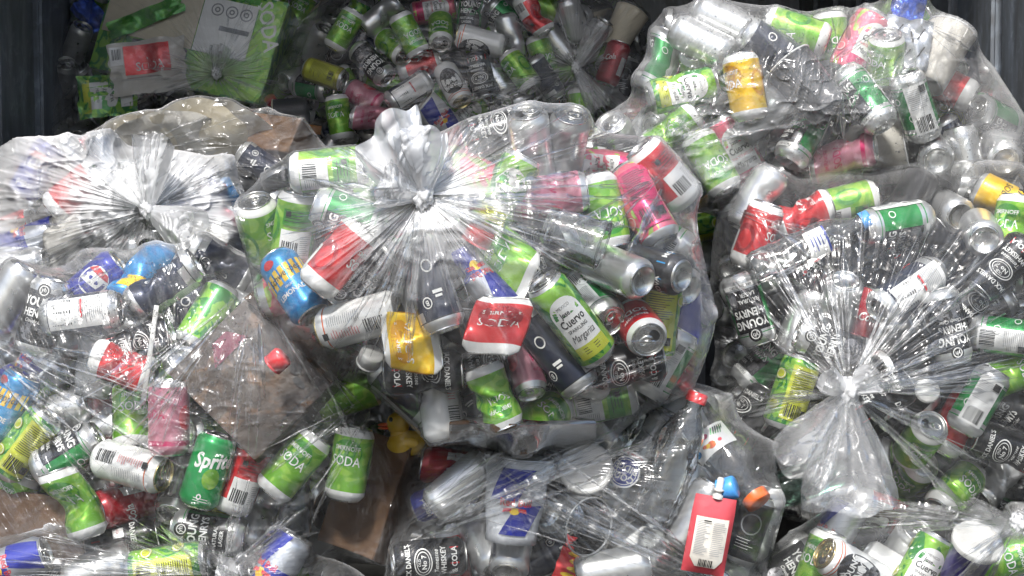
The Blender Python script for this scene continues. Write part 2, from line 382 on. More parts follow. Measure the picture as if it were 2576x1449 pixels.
def d_navy(p):
    p.rect('navy', -30, 30, -30, 46); p.rect('ink_grey', -46, -34, -28, 44); p.lines('ink', -45, -24, 9, 60, 4, 1.6)
    p.ell('ink_white', 16, 26, 7, 7, 1, 0.8); p.text('ink_white', 'B', 16, 26, 9, 1.0, 0.02); p.ell('ink_white', 0, -16, 8, 8, 1, 0.75)
    p.rect('ink_white', -10, 4, 14, 18, 1); p.rect('ink_white', -8, 2, 20, 23, 1)
    p.rect('white', 66, 118, -44, 48); p.bars('ink', 70, -38, 30, 40, vert=False); p.lines('ink_grey', 70, 2, 42, 38); p.rect('ink_red', 72, 100, 6, 9, 1)
def d_whiskey(p):
    p.rect('red', -110, 100, -46, -32); p.text('ink_white', '& COLA', 0, -39, 13, 0.95, 0.02); p.text('ink_white', 'COLA', 96, -39, 13, 0.95, 0.02)
    p.text('ink_white', "JACK DANIEL'S", 0, 37, 11.5, 0.86, 0.02); p.ell('ink_white', 0, 13, 24, 15, 1, 0.9); p.ell('ink_white', 0, 13, 18, 11, 1, 0.92)
    p.text('ink_white', 'OLD', 0, 19, 6, 1, 0.01); p.text('ink_white', 'No 7', 0, 11, 11, 1, 0.02)
    p.text('ink_white', 'Tennessee', 0, -9, 10, 0.9, 0.01, 0.25); p.text('ink_white', 'WHISKEY', 0, -21, 12, 0.95, 0.02)
    p.text('ink_white', "DANIEL'S", 75, 22, 13, 0.9, 0.02); p.rect('white', 110, 140, -24, 26); p.bars('ink', 113, -20, 22, 40, vert=False)
    p.rect('white', 60, 76, -10, 8); p.text('ink_red', 'COLA', 68, -2, 5, 0.9)
def d_marg(fruit, band, txt, flavour):
    def f(p):
        p.rect('white', -27, 27, -34, 16); p.ell('white', 0, 16, 27, 24)
        p.text('ink', 'MEXICO', 0, 28, 6, 1, 0.0); p.text('ink', 'Jose', -4, 19, 10, 0.9, 0.02); p.text('ink', 'Cuervo', 0, 7, 15, 0.9, 0.02)
        p.text(txt, flavour, 0, -4, 6.5, 1.0, 0.01); p.text('ink', 'Margarita', 0, -15, 13, 0.8, 0.0, 0.35)
        p.rect(band, -27, 27, -44, -26); p.lines('ink', -14, -40, 10, 10, 3.4); p.lines('ink', 4, -40, 10, 10, 3.4)
        for a, b in ((-60, 30), (58, 24), (-52, -20), (62, -24), (140, 30)): p.ell(fruit, a, b, 11, 9); p.ell('white', a, b, 9.5, 7.5, 0, 0.88)
        p.rect(band, 78, 128, -44, 44); p.bars('ink', 84, -40, 26, 22); p.lines('ink', 84, -8, 38, 46, 3.4, 1.0); p.rect('ink', 110, 122, -36, -24, 1)
    return f
def d_schw(p):
    p.quad('yellow', [(-46, -6), (46, 6), (46, 34), (-46, 22)]); p.text('ink', 'Schweppes', 0, 14, 17, 0.82, 0.01, 0.25, 7)
    p.text('ink_white', 'LEMONADE', 0, -20, 12, 0.9, 0.02); p.text('ink_white', 'FRUIT', 0, -9, 6, 1, 0.01); p.ell('red', -12, 40, 10, 7)
    p.quad('yellow', [(70, -46), (120, -38), (120, -12), (70, -20)])
def d_sprite(p):
    p.text('ink_white', 'Sprite', 0, 20, 34, 0.82, 0.03, 0.3, 10); p.ell('lime', 4, -8, 14, 17); p.ell('ink_white', -6, -40, 4, 5, 1, 0.5)
    p.lines('ink_white', -14, -50, 26, 8, 4, 1); p.rect('white', 84, 124, -40, 30); p.bars('ink', 88, -36, 30, 24)
def d_cola(p):
    p.text('ink_white', 'Coca-Cola', 0, 4, 21, 0.8, 0.02, 0.35, 18)
    p.rect('white', 52, 72, -30, 20); p.bars('ink', 54, -26, 16, 40, vert=False)
def d_energy(p):
    for s in (0,):
        p.quad('royal', [(-50 + s, 4), (0 + s, 4), (22 + s, 58), (-28 + s, 58)]); p.quad('royal', [(0 + s, 2), (50 + s, 2), (28 + s, -52), (-22 + s, -52)])
        p.text('ink_red', 'Red Bull', s, 0, 16, 0.9, 0.02); p.ell('yellow', s, -16, 9, 9, 0)
        p.quad('ink_red', [(s - 22, -19), (s - 4, -16), (s - 3, -10), (s - 20, -11)], 1); p.quad('ink_red', [(s + 22, -19), (s + 4, -16), (s + 3, -10), (s + 20, -11)], 1)
def d_monova(p):
    p.rect('blue', -103, 103, -46, -30); p.text('ink_white', 'MONOVA', 0, -38, 13, 1, 0.03); p.text('ink_white', 'MONOVA', 90, -38, 13, 1, 0.03)
    p.lines('ink_white', -16, -24, 30, 24, 4, 1)
def d_pepsi(p):
    for s in (0,):
        p.ell('white', s, 12, 26, 26); p.quad('red', [(s - 24, 20), (s + 20, 26), (s + 12, 35), (s - 14, 34)]); p.quad('royal', [(s - 20, -2), (s + 24, 6), (s + 14, -10), (s - 12, -11)])
        p.text('ink_white', 'pepsi', s, -32, 18, 0.9, 0.02)
def d_yb(p):
    p.quad('ink', [(-40, 10), (30, 22), (30, 34), (-40, 22)]); p.text('ink', 'SODA', -10, -6, 18, 0.85, 0.01); p.rect('ink', 84, 120, -30, 20)

D = {
 'lime':   dict(desc='lime green can', bands=[(-61, -43, 'white'), (-43, 47, 'lime'), (47, 61, 'white')], pr=d_soda('lime', 'lime_deep')),
 'redsoda': dict(desc='red and white can', bands=[(-61, -36, 'white'), (-36, 47, 'red'), (47, 61, 'white')], pr=d_soda('red', 'crimson')),
 'ylsoda': dict(desc='yellow can', bands=[(-61, -43, 'white'), (-43, 47, 'yellow'), (47, 61, 'white')], pr=d_soda('yellow', 'yellow_deep')),
 'lager':  dict(desc='green and white lager can', bands=[(-61, -41, 'pearl'), (-41, -39, 'green'), (-39, -32, 'pearl'), (-32, 36, 'green'), (36, 40, 'pearl'), (40, 41.5, 'green'), (41.5, 61, 'pearl')], pr=d_lager),
 'whitebeer': dict(desc='white can', bands=[(-61, 44, 'white'), (44, 46, 'orange'), (46, 49, 'white'), (49, 50.2, 'orange'), (50.2, 61, 'white')], pr=d_whitebeer, lid='alu_gold'),
 'blackbeer': dict(desc='black cider can', bands=[(-61, -44, 'pearl'), (-44, 36, 'black'), (36, 40, 'charcoal'), (40, 61, 'pearl')], pr=d_blackbeer),
 'navy':   dict(desc='navy and silver can', bands=[(-61, -46, 'pearl'), (-46, 34, 'navy'), (34, 46, 'pearl'), (46, 47.5, 'ink'), (47.5, 61, 'pearl')], pr=d_navy),
 'whiskey': dict(desc='black whiskey cola can', bands=[(-61, 61, 'black')], pr=d_whiskey),
 'marg':   dict(desc='leafy lime margarita can', bands=[(-61, -52, 'pearl'), (-52, 54, 'leaf'), (54, 61, 'pearl')], pr=d_marg('limeyellow', 'limeyellow', 'ink', 'SPARKLING')),
 'melon':  dict(desc='pink watermelon margarita can', bands=[(-61, -52, 'pearl'), (-52, 54, 'melon'), (54, 61, 'pearl')], pr=d_marg('coral', 'magenta', 'ink_red', 'WATERMELON')),
 'schw':   dict(desc='blue and yellow lemonade can', bands=[(-61, 61, 'blue')], pr=d_schw),
 'sprite': dict(desc='bright green lemon soda can', bands=[(-61, 61, 'sprite')], pr=d_sprite),
 'cola':   dict(desc='dark red cola can', bands=[(-61, 61, 'crimson')], pr=d_cola),
 'energy': dict(desc='blue and silver energy can', bands=[(-61, 61, 'silverpaint')], pr=d_energy),
 'monova': dict(desc='black can with blue band', bands=[(-61, 61, 'charcoal')], pr=d_monova),
 'pepsi':  dict(desc='dark blue can', bands=[(-61, 61, 'royal')], pr=d_pepsi),
 'yb':     dict(desc='yellow and black can', bands=[(-61, -50, 'pearl'), (-50, 50, 'yellow'), (50, 61, 'pearl')], pr=d_yb),
 'pink':   dict(desc='pale pink can', bands=[(-61, -44, 'pink'), (-44, -36, 'magenta'), (-36, 48, 'pink'), (48, 61, 'pearl')], pr=lambda p: (p.text('magenta', 'SODA', 0, 6, 20, 0.85), p.text('magenta', 'SMIRNOFF', 0, 27, 10, 0.9), p.ell('coral', 60, 0, 14, 20))),
 'plain':  dict(desc='plain silver can', bands=[(-61, 61, 'pearl')], pr=lambda p: p.lines('ink_grey', 80, -30, 40, 60)),
 'dark':   dict(desc='plain black can', bands=[(-61, -50, 'pearl'), (-50, 50, 'charcoal'), (50, 61, 'pearl')], pr=lambda p: (p.ell('ink_grey', 0, 12, 18, 18, 1, 0.86), p.lines('ink_white', -16, -34, 32, 20, 5, 1), p.rect('red', 70, 130, -40, -28), p.rect('white', 84, 118, -20, 30), p.bars('ink', 88, -16, 26, 26))),
 'olive':  dict(desc='olive yellow can', bands=[(-61, -52, 'pearl'), (-52, 54, 'olive'), (54, 61, 'pearl')], pr=lambda p: (p.rect('limeyellow', -30, 30, -44, 44), p.lines('ink', -24, -30, 44, 50, 4, 1), p.bars('ink', -10, 24, 26, 16))),
}

# ------------------------------------------------------------------ dents
def dent(kind, V, R, L):
    if not kind: return V
    V = V.copy(); x, y, z = V[:, 0], V[:, 1], V[:, 2]
    th = np.arctan2(y, x); rr = np.hypot(x, y); zz = z / L
    if kind in 'abdeg':
        t0, z0, dp, bend, sg = {'a': (0.7, 0.12, 0.42, 0.22, 0.13), 'b': (-0.5, -0.02, 0.75, 0.42, 0.16), 'd': (1.6, -0.15, 0.5, -0.3, 0.12), 'e': (0.9, 0.08, 0.26, 0.06, 0.09), 'g': (-0.6, -0.12, 0.30, -0.05, 0.10)}[kind]
        wgt = np.exp(-((zz - z0) / sg) ** 2) * np.clip(np.cos(th - t0), 0, 1) ** 1.5
        k = 1 - dp * wgt * (0.8 + 0.4 * np.abs(np.sin(3 * th + 25 * zz)))
        crease = (0.015 if kind in 'eg' else 0.04) * np.exp(-((zz - z0) / (sg * 1.8)) ** 2) * np.abs(np.sin(2.5 * th + 14 * zz))
        x, y = x * (k - crease), y * (k - crease)
        sft = np.where(zz > z0, (zz - z0), 0) * bend * L
        x = x + sft * math.cos(t0); y = y + sft * math.sin(t0)
    elif kind == 'c':
        wgt = np.exp(-(zz / 0.3) ** 2)
        k = 1 - wgt * (0.10 + 0.30 * np.abs(np.sin(1.5 * th + 9 * zz)) * np.clip(np.cos(th - 0.4) + 0.6, 0, 1.3))
        x, y = x * k, y * k; z = z * (1 - 0.16 * wgt) + 0.05 * L * np.sin(th) * zz * wgt
        x = x + 0.18 * L * (zz ** 2 - 0.1)
    elif kind == 'f':
        n = vnoise(y * 55, z * 40, 3)
        x = x * 0.26 + 0.006 * n + 0.05 * np.abs(zz) * L * 0.5; y = y * 1.32 * (1 - 0.25 * zz * zz); z = z * 0.86 + 0.008 * np.sin(y * 40)
        x = x - 0.010 * np.abs(np.sin(y * 45 + z * 30))
    return np.c_[x, y, z]

# ------------------------------------------------------------------ drink cans: geometry
_CANMESH = {}
SIZES = {'m': (0.033, 0.122), 's': (0.033, 0.104), 't': (0.0285, 0.145), 'x': (0.034, 0.165), 'k': (0.0265, 0.112), 'n': (0.033, 0.131), 'u': (0.033, 0.154)}
def can_meshes(design, size, dk):
    key = (design, size, dk)
    if key in _CANMESH: return _CANMESH[key]
    d = D[design]; R, L = SIZES[size]; h = L / 2; zs = L / 0.122 / 1000; q = R / 0.033; n = 40
    prof = [(0.0245 * q, -h + 0.0015), (0.0275 * q, -h + 0.004), (0.0315 * q, -h + 0.0095)]
    bounds = sorted({b[0] * zs for b in d['bands']} | {b[1] * zs for b in d['bands']})
    cyl = sorted(set(np.round(list(np.linspace(-h + 0.0125, h - 0.0145, 15)) + [b for b in bounds if -h + 0.0125 < b < h - 0.0145], 5)))
    prof += [(R, z) for z in cyl]
    prof += [(0.0322 * q, h - 0.0115), (0.0300 * q, h - 0.0075), (0.0277 * q, h - 0.0040), (0.0270 * q, h - 0.0026)]
    V, F, ring = lathe(prof, n)
    mats = []; mi = []
    zmid = [(prof[i][1] + prof[i + 1][1]) / 2 / zs for i in range(len(prof) - 1)]
    rm = []
    for zc in zmid:
        nm = next((b[2] for b in d['bands'] if b[0] <= zc <= b[1]), d['bands'][0][2] if zc < 0 else d['bands'][-1][2])
        if nm not in mats: mats.append(nm)
        rm.append(mats.index(nm))
    out = {'body': mesh('can_body', dent(dk, V, R, L), F, mats, [rm[r] for r in ring])}
    V, F, _ = lathe([(0, -h + 0.0095), (0.010 * q, -h + 0.0088), (0.017 * q, -h + 0.0065), (0.0212 * q, -h + 0.0025), (0.0225 * q, -h + 0.0003), (0.0235 * q, -h), (0.0246 * q, -h + 0.0008), (0.0262 * q, -h + 0.0030)], n)
    out['base'] = mesh('can_base', dent(dk, V, R, L), F, ['alu'])
    lm = d.get('lid', 'alu')
    V, F, _ = lathe([(0.0268 * q, h - 0.003), (0.0272 * q, h - 0.0012), (0.0270 * q, h - 0.0002), (0.0262 * q, h), (0.0254 * q, h - 0.0006), (0.0246 * q, h - 0.0042), (0.0238 * q, h - 0.0064), (0.0230 * q, h - 0.0062), (0.0222 * q, h - 0.0040), (0.0210 * q, h - 0.0038), (0, h - 0.0038)], n)
    out['lid'] = mesh('can_lid', dent(dk, V, R, L), F, [lm])
    # opening as a flat patch painted dark like the shaded inside, and ring tab
    a = np.linspace(0, 2 * math.pi, 20, endpoint=False)
    V = np.c_[0.0098 * q * np.cos(a), -0.0108 * q + 0.0078 * q * np.sin(a), np.full(20, h - 0.0034)]
    out['opening'] = mesh('can_opening', dent(dk, V, R, L), [list(range(20))], ['hole_shade'])
    tv = []; tf = []
    def loop(rx, ry, cy, z): return [(rx * q * math.cos(t), (cy + ry * math.sin(t)) * q, z) for t in a]
    for grp in ((loop(0.0078, 0.0125, 0.005, h - 0.0022), loop(0.0042, 0.0042, 0.0095, h - 0.0022)),):
        o_, i_ = grp; tv += o_ + i_ + [(p[0], p[1], p[2] - 0.0010) for p in o_] + [(p[0], p[1], p[2] - 0.0010) for p in i_]
        for k in range(20):
            k2 = (k + 1) % 20
            tf += [(k, k2, 20 + k2, 20 + k), (40 + k, 40 + k2, k2, k), (20 + k, 20 + k2, 60 + k2, 60 + k)]
    out['tab'] = mesh('can_tab', dent(dk, np.array(tv), R, L), tf, [lm])
    p = Print(); d['pr'](p)
    for lay, nm in ((0, 'label'), (1, 'lettering')):
        if not p.F[lay]: continue
        V = np.concatenate(p.V[lay]); zsc = L / 0.122
        ang = V[:, 0] / 0.033; r = R + V[:, 2]
        V3 = np.c_[r * np.cos(ang), r * np.sin(ang), V[:, 1] * zsc]
        ms = sorted(set(p.M[lay]))
        out[nm] = mesh('can_' + nm, dent(dk, V3, R, L), p.F[lay], ms, [ms.index(m) for m in p.M[lay]])
    _CANMESH[key] = out
    return out

def build_can(design, size, dk, tilt, opened):
    me = can_meshes(design, size, dk)
    root = empty('drink_can')
    body = ob('body', me['body'], root)
    if 'label' in me: ob('label', me['label'], body)
    if 'lettering' in me: ob('lettering', me['lettering'], body)
    ob('base', me['base'], root)
    lid = ob('lid', me['lid'], root)
    if tilt > -12:
        if opened: ob('opening', me['opening'], lid)
        ob('pull_tab', me['tab'], lid)
    return root

# ------------------------------------------------------------------ frames: a thing's z axis on screen (ang), towards the viewer (tilt), turned about itself (roll)
def basis(ang, tilt, roll):
    a, t = rad(ang), rad(tilt); to = -FWD
    z = math.cos(t) * (math.cos(a) * RIGHT + math.sin(a) * UP) + math.sin(t) * to
    x = to - (to @ z) * z
    if np.linalg.norm(x) < 0.2: x = UP - (UP @ z) * z
    x /= np.linalg.norm(x); y = np.cross(z, x); r = rad(roll)
    # positive roll brings the label's right-hand side round to the front
    x2 = math.cos(r) * x - math.sin(r) * y; y2 = np.cross(z, x2)
    return np.c_[x2, y2, z]

def set_frame(o, B, pos):
    M = Matrix.Identity(4)
    for i in range(3):
        for j in range(3): M[i][j] = B[i, j]
        M[i][3] = pos[i]
    o.matrix_world = M
    o.matrix_basis = M

# ------------------------------------------------------------------ bags: outline on the pile, distance, bulge
class Bag:
    def __init__(s, key, where, label, knot, outline, D0, H, back, haze=0.07, knot_haze=0.55, pleat=1.0, film='film', press=1.2e-5, knot_lift=0.0, seed=1):
        s.key, s.where, s.label, s.knot = key, where, label, np.array(knot, float)
        s.D0, s.H, s.back, s.haze, s.kh, s.pleat, s.film, s.press, s.lift, s.seed = D0, H, back, haze, knot_haze, pleat, film, press, knot_lift, seed
        o = np.array(outline, float); n = len(o); pts = []
        for i in range(n):                       # closed Catmull-Rom
            p0, p1, p2, p3 = o[i - 1], o[i], o[(i + 1) % n], o[(i + 2) % n]
            for t in np.linspace(0, 1, 14, endpoint=False):
                pts.append(0.5 * ((2 * p1) + (p2 - p0) * t + (2 * p0 - 5 * p1 + 4 * p2 - p3) * t * t + (3 * p1 - p0 - 3 * p2 + p3) * t ** 3))
        s.poly = np.array(pts); s.cen = s.poly.mean(0)
        s.rk = s._radial(s.knot); s.rc = s._radial(s.cen)
        s.sph = np.zeros((0, 4)); s.pts = []
    def _radial(s, c):
        v = s.poly - c; a = np.arctan2(v[:, 1], v[:, 0]); r = np.hypot(v[:, 0], v[:, 1])
        g = np.linspace(-math.pi, math.pi, 721); R = np.zeros(721)
        # farthest crossing in each direction
        i = np.argsort(a); aa = np.r_[a[i] - 2 * math.pi, a[i], a[i] + 2 * math.pi]; ra = np.r_[r[i], r[i], r[i]]
        R = np.interp(g, aa, ra)
        return g, R
    def rho(s, px, py, c=None):
        cc = s.cen if c is None else c; g, R = s.rc if c is None else s.rk
        dx, dy = np.asarray(px) - cc[0], np.asarray(py) - cc[1]
        return np.hypot(dx, dy) / np.interp(np.arctan2(dy, dx), g, R)
    def h0(s, px, py):
        r = np.clip(s.rho(px, py), 0, 1); return s.H * np.sqrt(np.clip(1 - r ** 2.2, 0.02, 1))
    def note(s, pts): s.pts.append(np.asarray(pts))

BAGS = {}
def place(bag, root, px, py, ang, tilt, roll, spheres, ext, dz=0.0, fixed=None):
    """put a thing under the bag's skin at (px, py), sliding it away from the viewer until it clears what is already packed"""
    B = basis(ang, tilt, roll)
    d = (bag.D0 - bag.h0(px, py) + ext(B) + dz) if fixed is None else fixed
    S = np.asarray(spheres)
    for k in range(45):
        pos = P(px, py, d); W = S[:, :3] @ B.T + pos
        if fixed is not None or len(bag.sph) == 0: break
        gap = np.linalg.norm(W[:, None, :] - bag.sph[None, :, :3], axis=2) - (S[:, 3][:, None] + bag.sph[None, :, 3])
        if gap.min() > -0.003: break
        d += 0.006
    bag.sph = np.r_[bag.sph, np.c_[W, S[:, 3]]]
    if root is not None: set_frame(root, B, pos)
    return B, pos, d

def can_spheres(R, L, dk):
    r = R * (0.55 if dk == 'f' else 0.86 if dk else 0.95); zz = np.linspace(-(L / 2 - R * 0.75), L / 2 - R * 0.75, 5)
    return np.c_[np.zeros(5), np.zeros(5), zz, np.full(5, r)]

def can_samples(R, L, dk):
    th, z = np.meshgrid(np.linspace(0, 2 * math.pi, 60, endpoint=False), np.linspace(-L / 2, L / 2, 44))
    e = np.clip((np.abs(z) - (L / 2 - 0.012)) / 0.012, 0, 1); r = R * (1 - 0.2 * e)
    V = np.c_[(r * np.cos(th)).ravel(), (r * np.sin(th)).ravel(), z.ravel()]
    caps = []
    for zc in (-L / 2, L / 2):
        rr, t2 = np.meshgrid(np.linspace(0, R * 0.8, 9), np.linspace(0, 2 * math.pi, 40)); caps.append(np.c_[(rr * np.cos(t2)).ravel(), (rr * np.sin(t2)).ravel(), np.full(rr.size, zc)])
    return dent(dk, np.concatenate([V] + caps), R, L)

def mesh_samples(root):
    out = []
    def walk(o, M):
        Mo = M if o is root else M @ np.array(o.matrix_basis)
        if o.type == 'MESH':
            me = o.data; me.calc_loop_triangles()
            V = np.empty(len(me.vertices) * 3); me.vertices.foreach_get('co', V); V = V.reshape(-1, 3) @ Mo[:3, :3].T + Mo[:3, 3]
            T = np.empty(len(me.loop_triangles) * 3, dtype=np.int32); me.loop_triangles.foreach_get('vertices', T); T = T.reshape(-1, 3)
            A, Bv, Cv = V[T[:, 0]], V[T[:, 1]], V[T[:, 2]]
            ar = np.linalg.norm(np.cross(Bv - A, Cv - A), axis=1) / 2
            k = np.clip((ar / 8e-6).astype(int), 1, 4000); idx = np.repeat(np.arange(len(T)), k)
            u = RNG.random(len(idx)); v = RNG.random(len(idx)); f = u + v > 1; u[f], v[f] = 1 - u[f], 1 - v[f]
            out.append(A[idx] + u[:, None] * (Bv - A)[idx] + v[:, None] * (Cv - A)[idx])
        for c in o.children: walk(c, Mo)
    walk(root, np.array(root.matrix_basis))
    return np.concatenate(out)
# ------------------------------------------------------------------ container: floor, back and side walls of ribbed steel, roof beyond the frame
mat('steel', '#98a1ab', 0.1, 0.5, grime=0.3, col2='#838c96', scale=9, thr=(0.4, 0.65), dirt=0.7, bump=0.0008, bscale=30, stretch=(1, 1, 0.25))
mat('steel_dark', '#30363d', 0.1, 0.55, dirt=0.5, bump=0.001, bscale=20)
mat('floor_steel', '#3a3a38', 0.1, 0.7, dirt=0.6, bump=0.003, bscale=15)
def wall(name, axis, fixed, a0, a1, z0, z1, step, m, flip):
    """plain sheet with proud panels, each its own piece"""
    if axis == 'x': V = [(fixed, a0, z0), (fixed, a1, z0), (fixed, a1, z1), (fixed, a0, z1)]
    else: V = [(a0, fixed, z0), (a1, fixed, z0), (a1, fixed, z1), (a0, fixed, z1)]
    o = ob(name, mesh(name, V, [(0, 1, 2, 3)], ['steel_dark'])); tag(o, kind='structure')
    bv, bf = boxmesh(0.04 if axis == 'x' else step - 0.07, step - 0.07 if axis == 'x' else 0.04, z1 - z0, 0.008)
    me = mesh('panel', bv, bf, [m], smooth=False); c = a0 + step / 2
    while c < a1:
        q = ob('panel', me, o); off = 0.021 * flip
        q.location = (fixed + off, c, (z0 + z1) / 2) if axis == 'x' else (c, fixed + off, (z0 + z1) / 2)
        c += step
    return o
wall('wall_right', 'x', 1.13, 2.6, 6.3, 0.0, 2.75, 0.37, 'steel', -1)
wall('wall_left', 'x', -1.32, 2.6, 6.3, 0.0, 2.75, 0.37, 'steel', 1)
wall('wall_back', 'y', 6.3, -1.32, 1.13, 0.0, 2.75, 0.35, 'steel', -1)
tag(ob('floor', mesh('floor', [(-1.32, 0.5, 0), (1.13, 0.5, 0), (1.13, 6.3, 0), (-1.32, 6.3, 0)], [(0, 1, 2, 3)], ['floor_steel'])), kind='structure')
ROOF_Y = 2.95
bv, bf = boxmesh(2.5, 6.4 - ROOF_Y, 0.06); tag(ob('ceiling', mesh('ceiling', bv + np.array([-0.095, (6.4 + ROOF_Y) / 2, 2.78]), bf, ['steel_dark'], smooth=False)), kind='structure')
tag(ob('ground', mesh('ground', [(-30, -30, -0.02), (30, -30, -0.02), (30, 30, -0.02), (-30, 30, -0.02)], [(0, 1, 2, 3)], ['floor_steel'])), kind='structure')

# ------------------------------------------------------------------ the bags
def B(key, *a, **k): BAGS[key] = Bag(key, *a, **k)
B('A', 'shaded upper-left bag', 'clear bag of torn cartons in shade at the upper left', (545, 185), [(40, 300), (-30, 420), (330, 350), (560, 335), (690, 275), (748, 150), (738, 20), (700, -70), (300, -70), (180, 50), (120, 170)], 4.75, .25, .3, haze=.09, knot_haze=.6, seed=2)
B('B', 'shaded back bag', 'clear bag of cans at the back under the roof shade', (1450, 172), [(690, 190), (640, 290), (700, 370), (900, 425), (1200, 420), (1500, 430), (1660, 350), (1655, 120), (1560, -20), (1300, -50), (1000, -40), (800, 10), (740, 90)], 4.6, .32, .35, haze=.055, knot_haze=.4, seed=3)
B('C', 'upper right bag', 'sunlit clear bag of cans and cups at the upper right', (2060, 262), [(1525, 345), (1540, 440), (1650, 500), (1850, 530), (2100, 500), (2350, 470), (2555, 450), (2590, 340), (2530, 215), (2410, 85), (2270, 36), (2000, 30), (1840, 8), (1690, 60), (1640, 130), (1600, 250)], 3.13, .25, .3, haze=.10, knot_haze=0.0, pleat=.5, seed=4, film='film_plain')
B('K', 'gap behind the bags', 'small part of a clear bag showing in the gap behind', (1775, 585), [(1690, 450), (1680, 600), (1700, 760), (1790, 790), (1870, 700), (1880, 520), (1800, 420)], 3.7, .12, .15, haze=.05, knot_haze=0.0, pleat=.3, seed=5, film='film_plain')
B('R', 'bag of paper plates', 'clear bag of paper plates and kraft box behind the white knot', (520, 400), [(190, 385), (330, 328), (520, 303), (700, 318), (805, 400), (740, 490), (600, 520), (300, 500)], 3.8, .17, .2, haze=.07, knot_haze=0.0, pleat=.6, seed=6, film='film_plain')
B('D', 'crumpled white bag', 'crumpled milky bag with an upright white knot at the left edge', (372, 528), [(-80, 420), (60, 374), (330, 368), (520, 392), (600, 450), (630, 560), (645, 670), (560, 760), (300, 830), (0, 870), (-100, 700)], 3.36, .2, .3, haze=.27, knot_haze=1.0, pleat=0.5, film='film_cloudy', knot_lift=.055, seed=7)
B('E', 'knotted middle bag', 'large clear bag of cans with white knot, middle of the pile', (1062, 492), [(625, 500), (628, 650), (660, 745), (770, 905), (930, 975), (1090, 1045), (1200, 1112), (1300, 1138), (1450, 1112), (1610, 1035), (1720, 985), (1792, 850), (1768, 640), (1730, 500), (1690, 410), (1480, 335), (1290, 320), (1130, 380), (950, 395), (780, 400), (690, 450)], 2.64, .25, .3, haze=.025, knot_haze=1.7, pleat=0.9, knot_lift=.055, seed=8)
B('F', 'hanging-knot right bag', 'large clear bag of cans with hanging knotted neck at the right', (2132, 985), [(1802, 560), (1788, 700), (1800, 900), (1792, 1060), (1900, 1190), (1970, 1275), (2100, 1345), (2250, 1385), (2400, 1335), (2560, 1240), (2720, 1100), (2740, 700), (2650, 450), (2500, 403), (2250, 420), (2000, 450), (1850, 490)], 3.0, .25, .3, haze=.025, knot_haze=.5, pleat=.8, knot_lift=.04, seed=9)
B('G', 'lower left bag', 'wet clear bag of cans around a stained cardboard box, lower left', (430, 1070), [(-90, 790), (0, 720), (200, 660), (350, 632), (530, 648), (645, 690), (725, 760), (850, 900), (950, 965), (1055, 1060), (1045, 1180), (985, 1300), (850, 1420), (600, 1500), (250, 1490), (-90, 1430)], 2.84, .25, .3, haze=.045, knot_haze=0.0, pleat=.6, seed=10, film='film_plain')
B('H', 'bottom-left corner bag', 'clear bag with a small knot at the bottom-left edge', (560, 1447), [(-90, 1372), (200, 1392), (400, 1398), (560, 1386), (720, 1400), (900, 1432), (960, 1600), (500, 1700), (-90, 1700)], 2.72, .14, .25, haze=.04, knot_haze=.4, pleat=1.0, seed=11)
B('I', 'bottom middle bag', 'clear bag of plastic cups and bottles at the bottom middle', (1250, 1165), [(985, 1360), (1025, 1190), (1085, 1120), (1250, 1120), (1400, 1062), (1560, 1008), (1700, 975), (1815, 985), (1890, 1150), (1935, 1250), (1890, 1400), (1910, 1600), (1300, 1700), (975, 1650)], 2.79, .22, .3, haze=.03, knot_haze=.05, pleat=.8, seed=12)
B('J', 'bottom-right corner bag', 'clear bag of cups and cans at the bottom-right corner', (2560, 1318), [(1870, 1490), (1960, 1395), (2050, 1365), (2250, 1410), (2450, 1365), (2600, 1275), (2730, 1300), (2770, 1700), (1850, 1700)], 2.82, .2, .25, haze=.04, knot_haze=.35, pleat=1.0, seed=13)

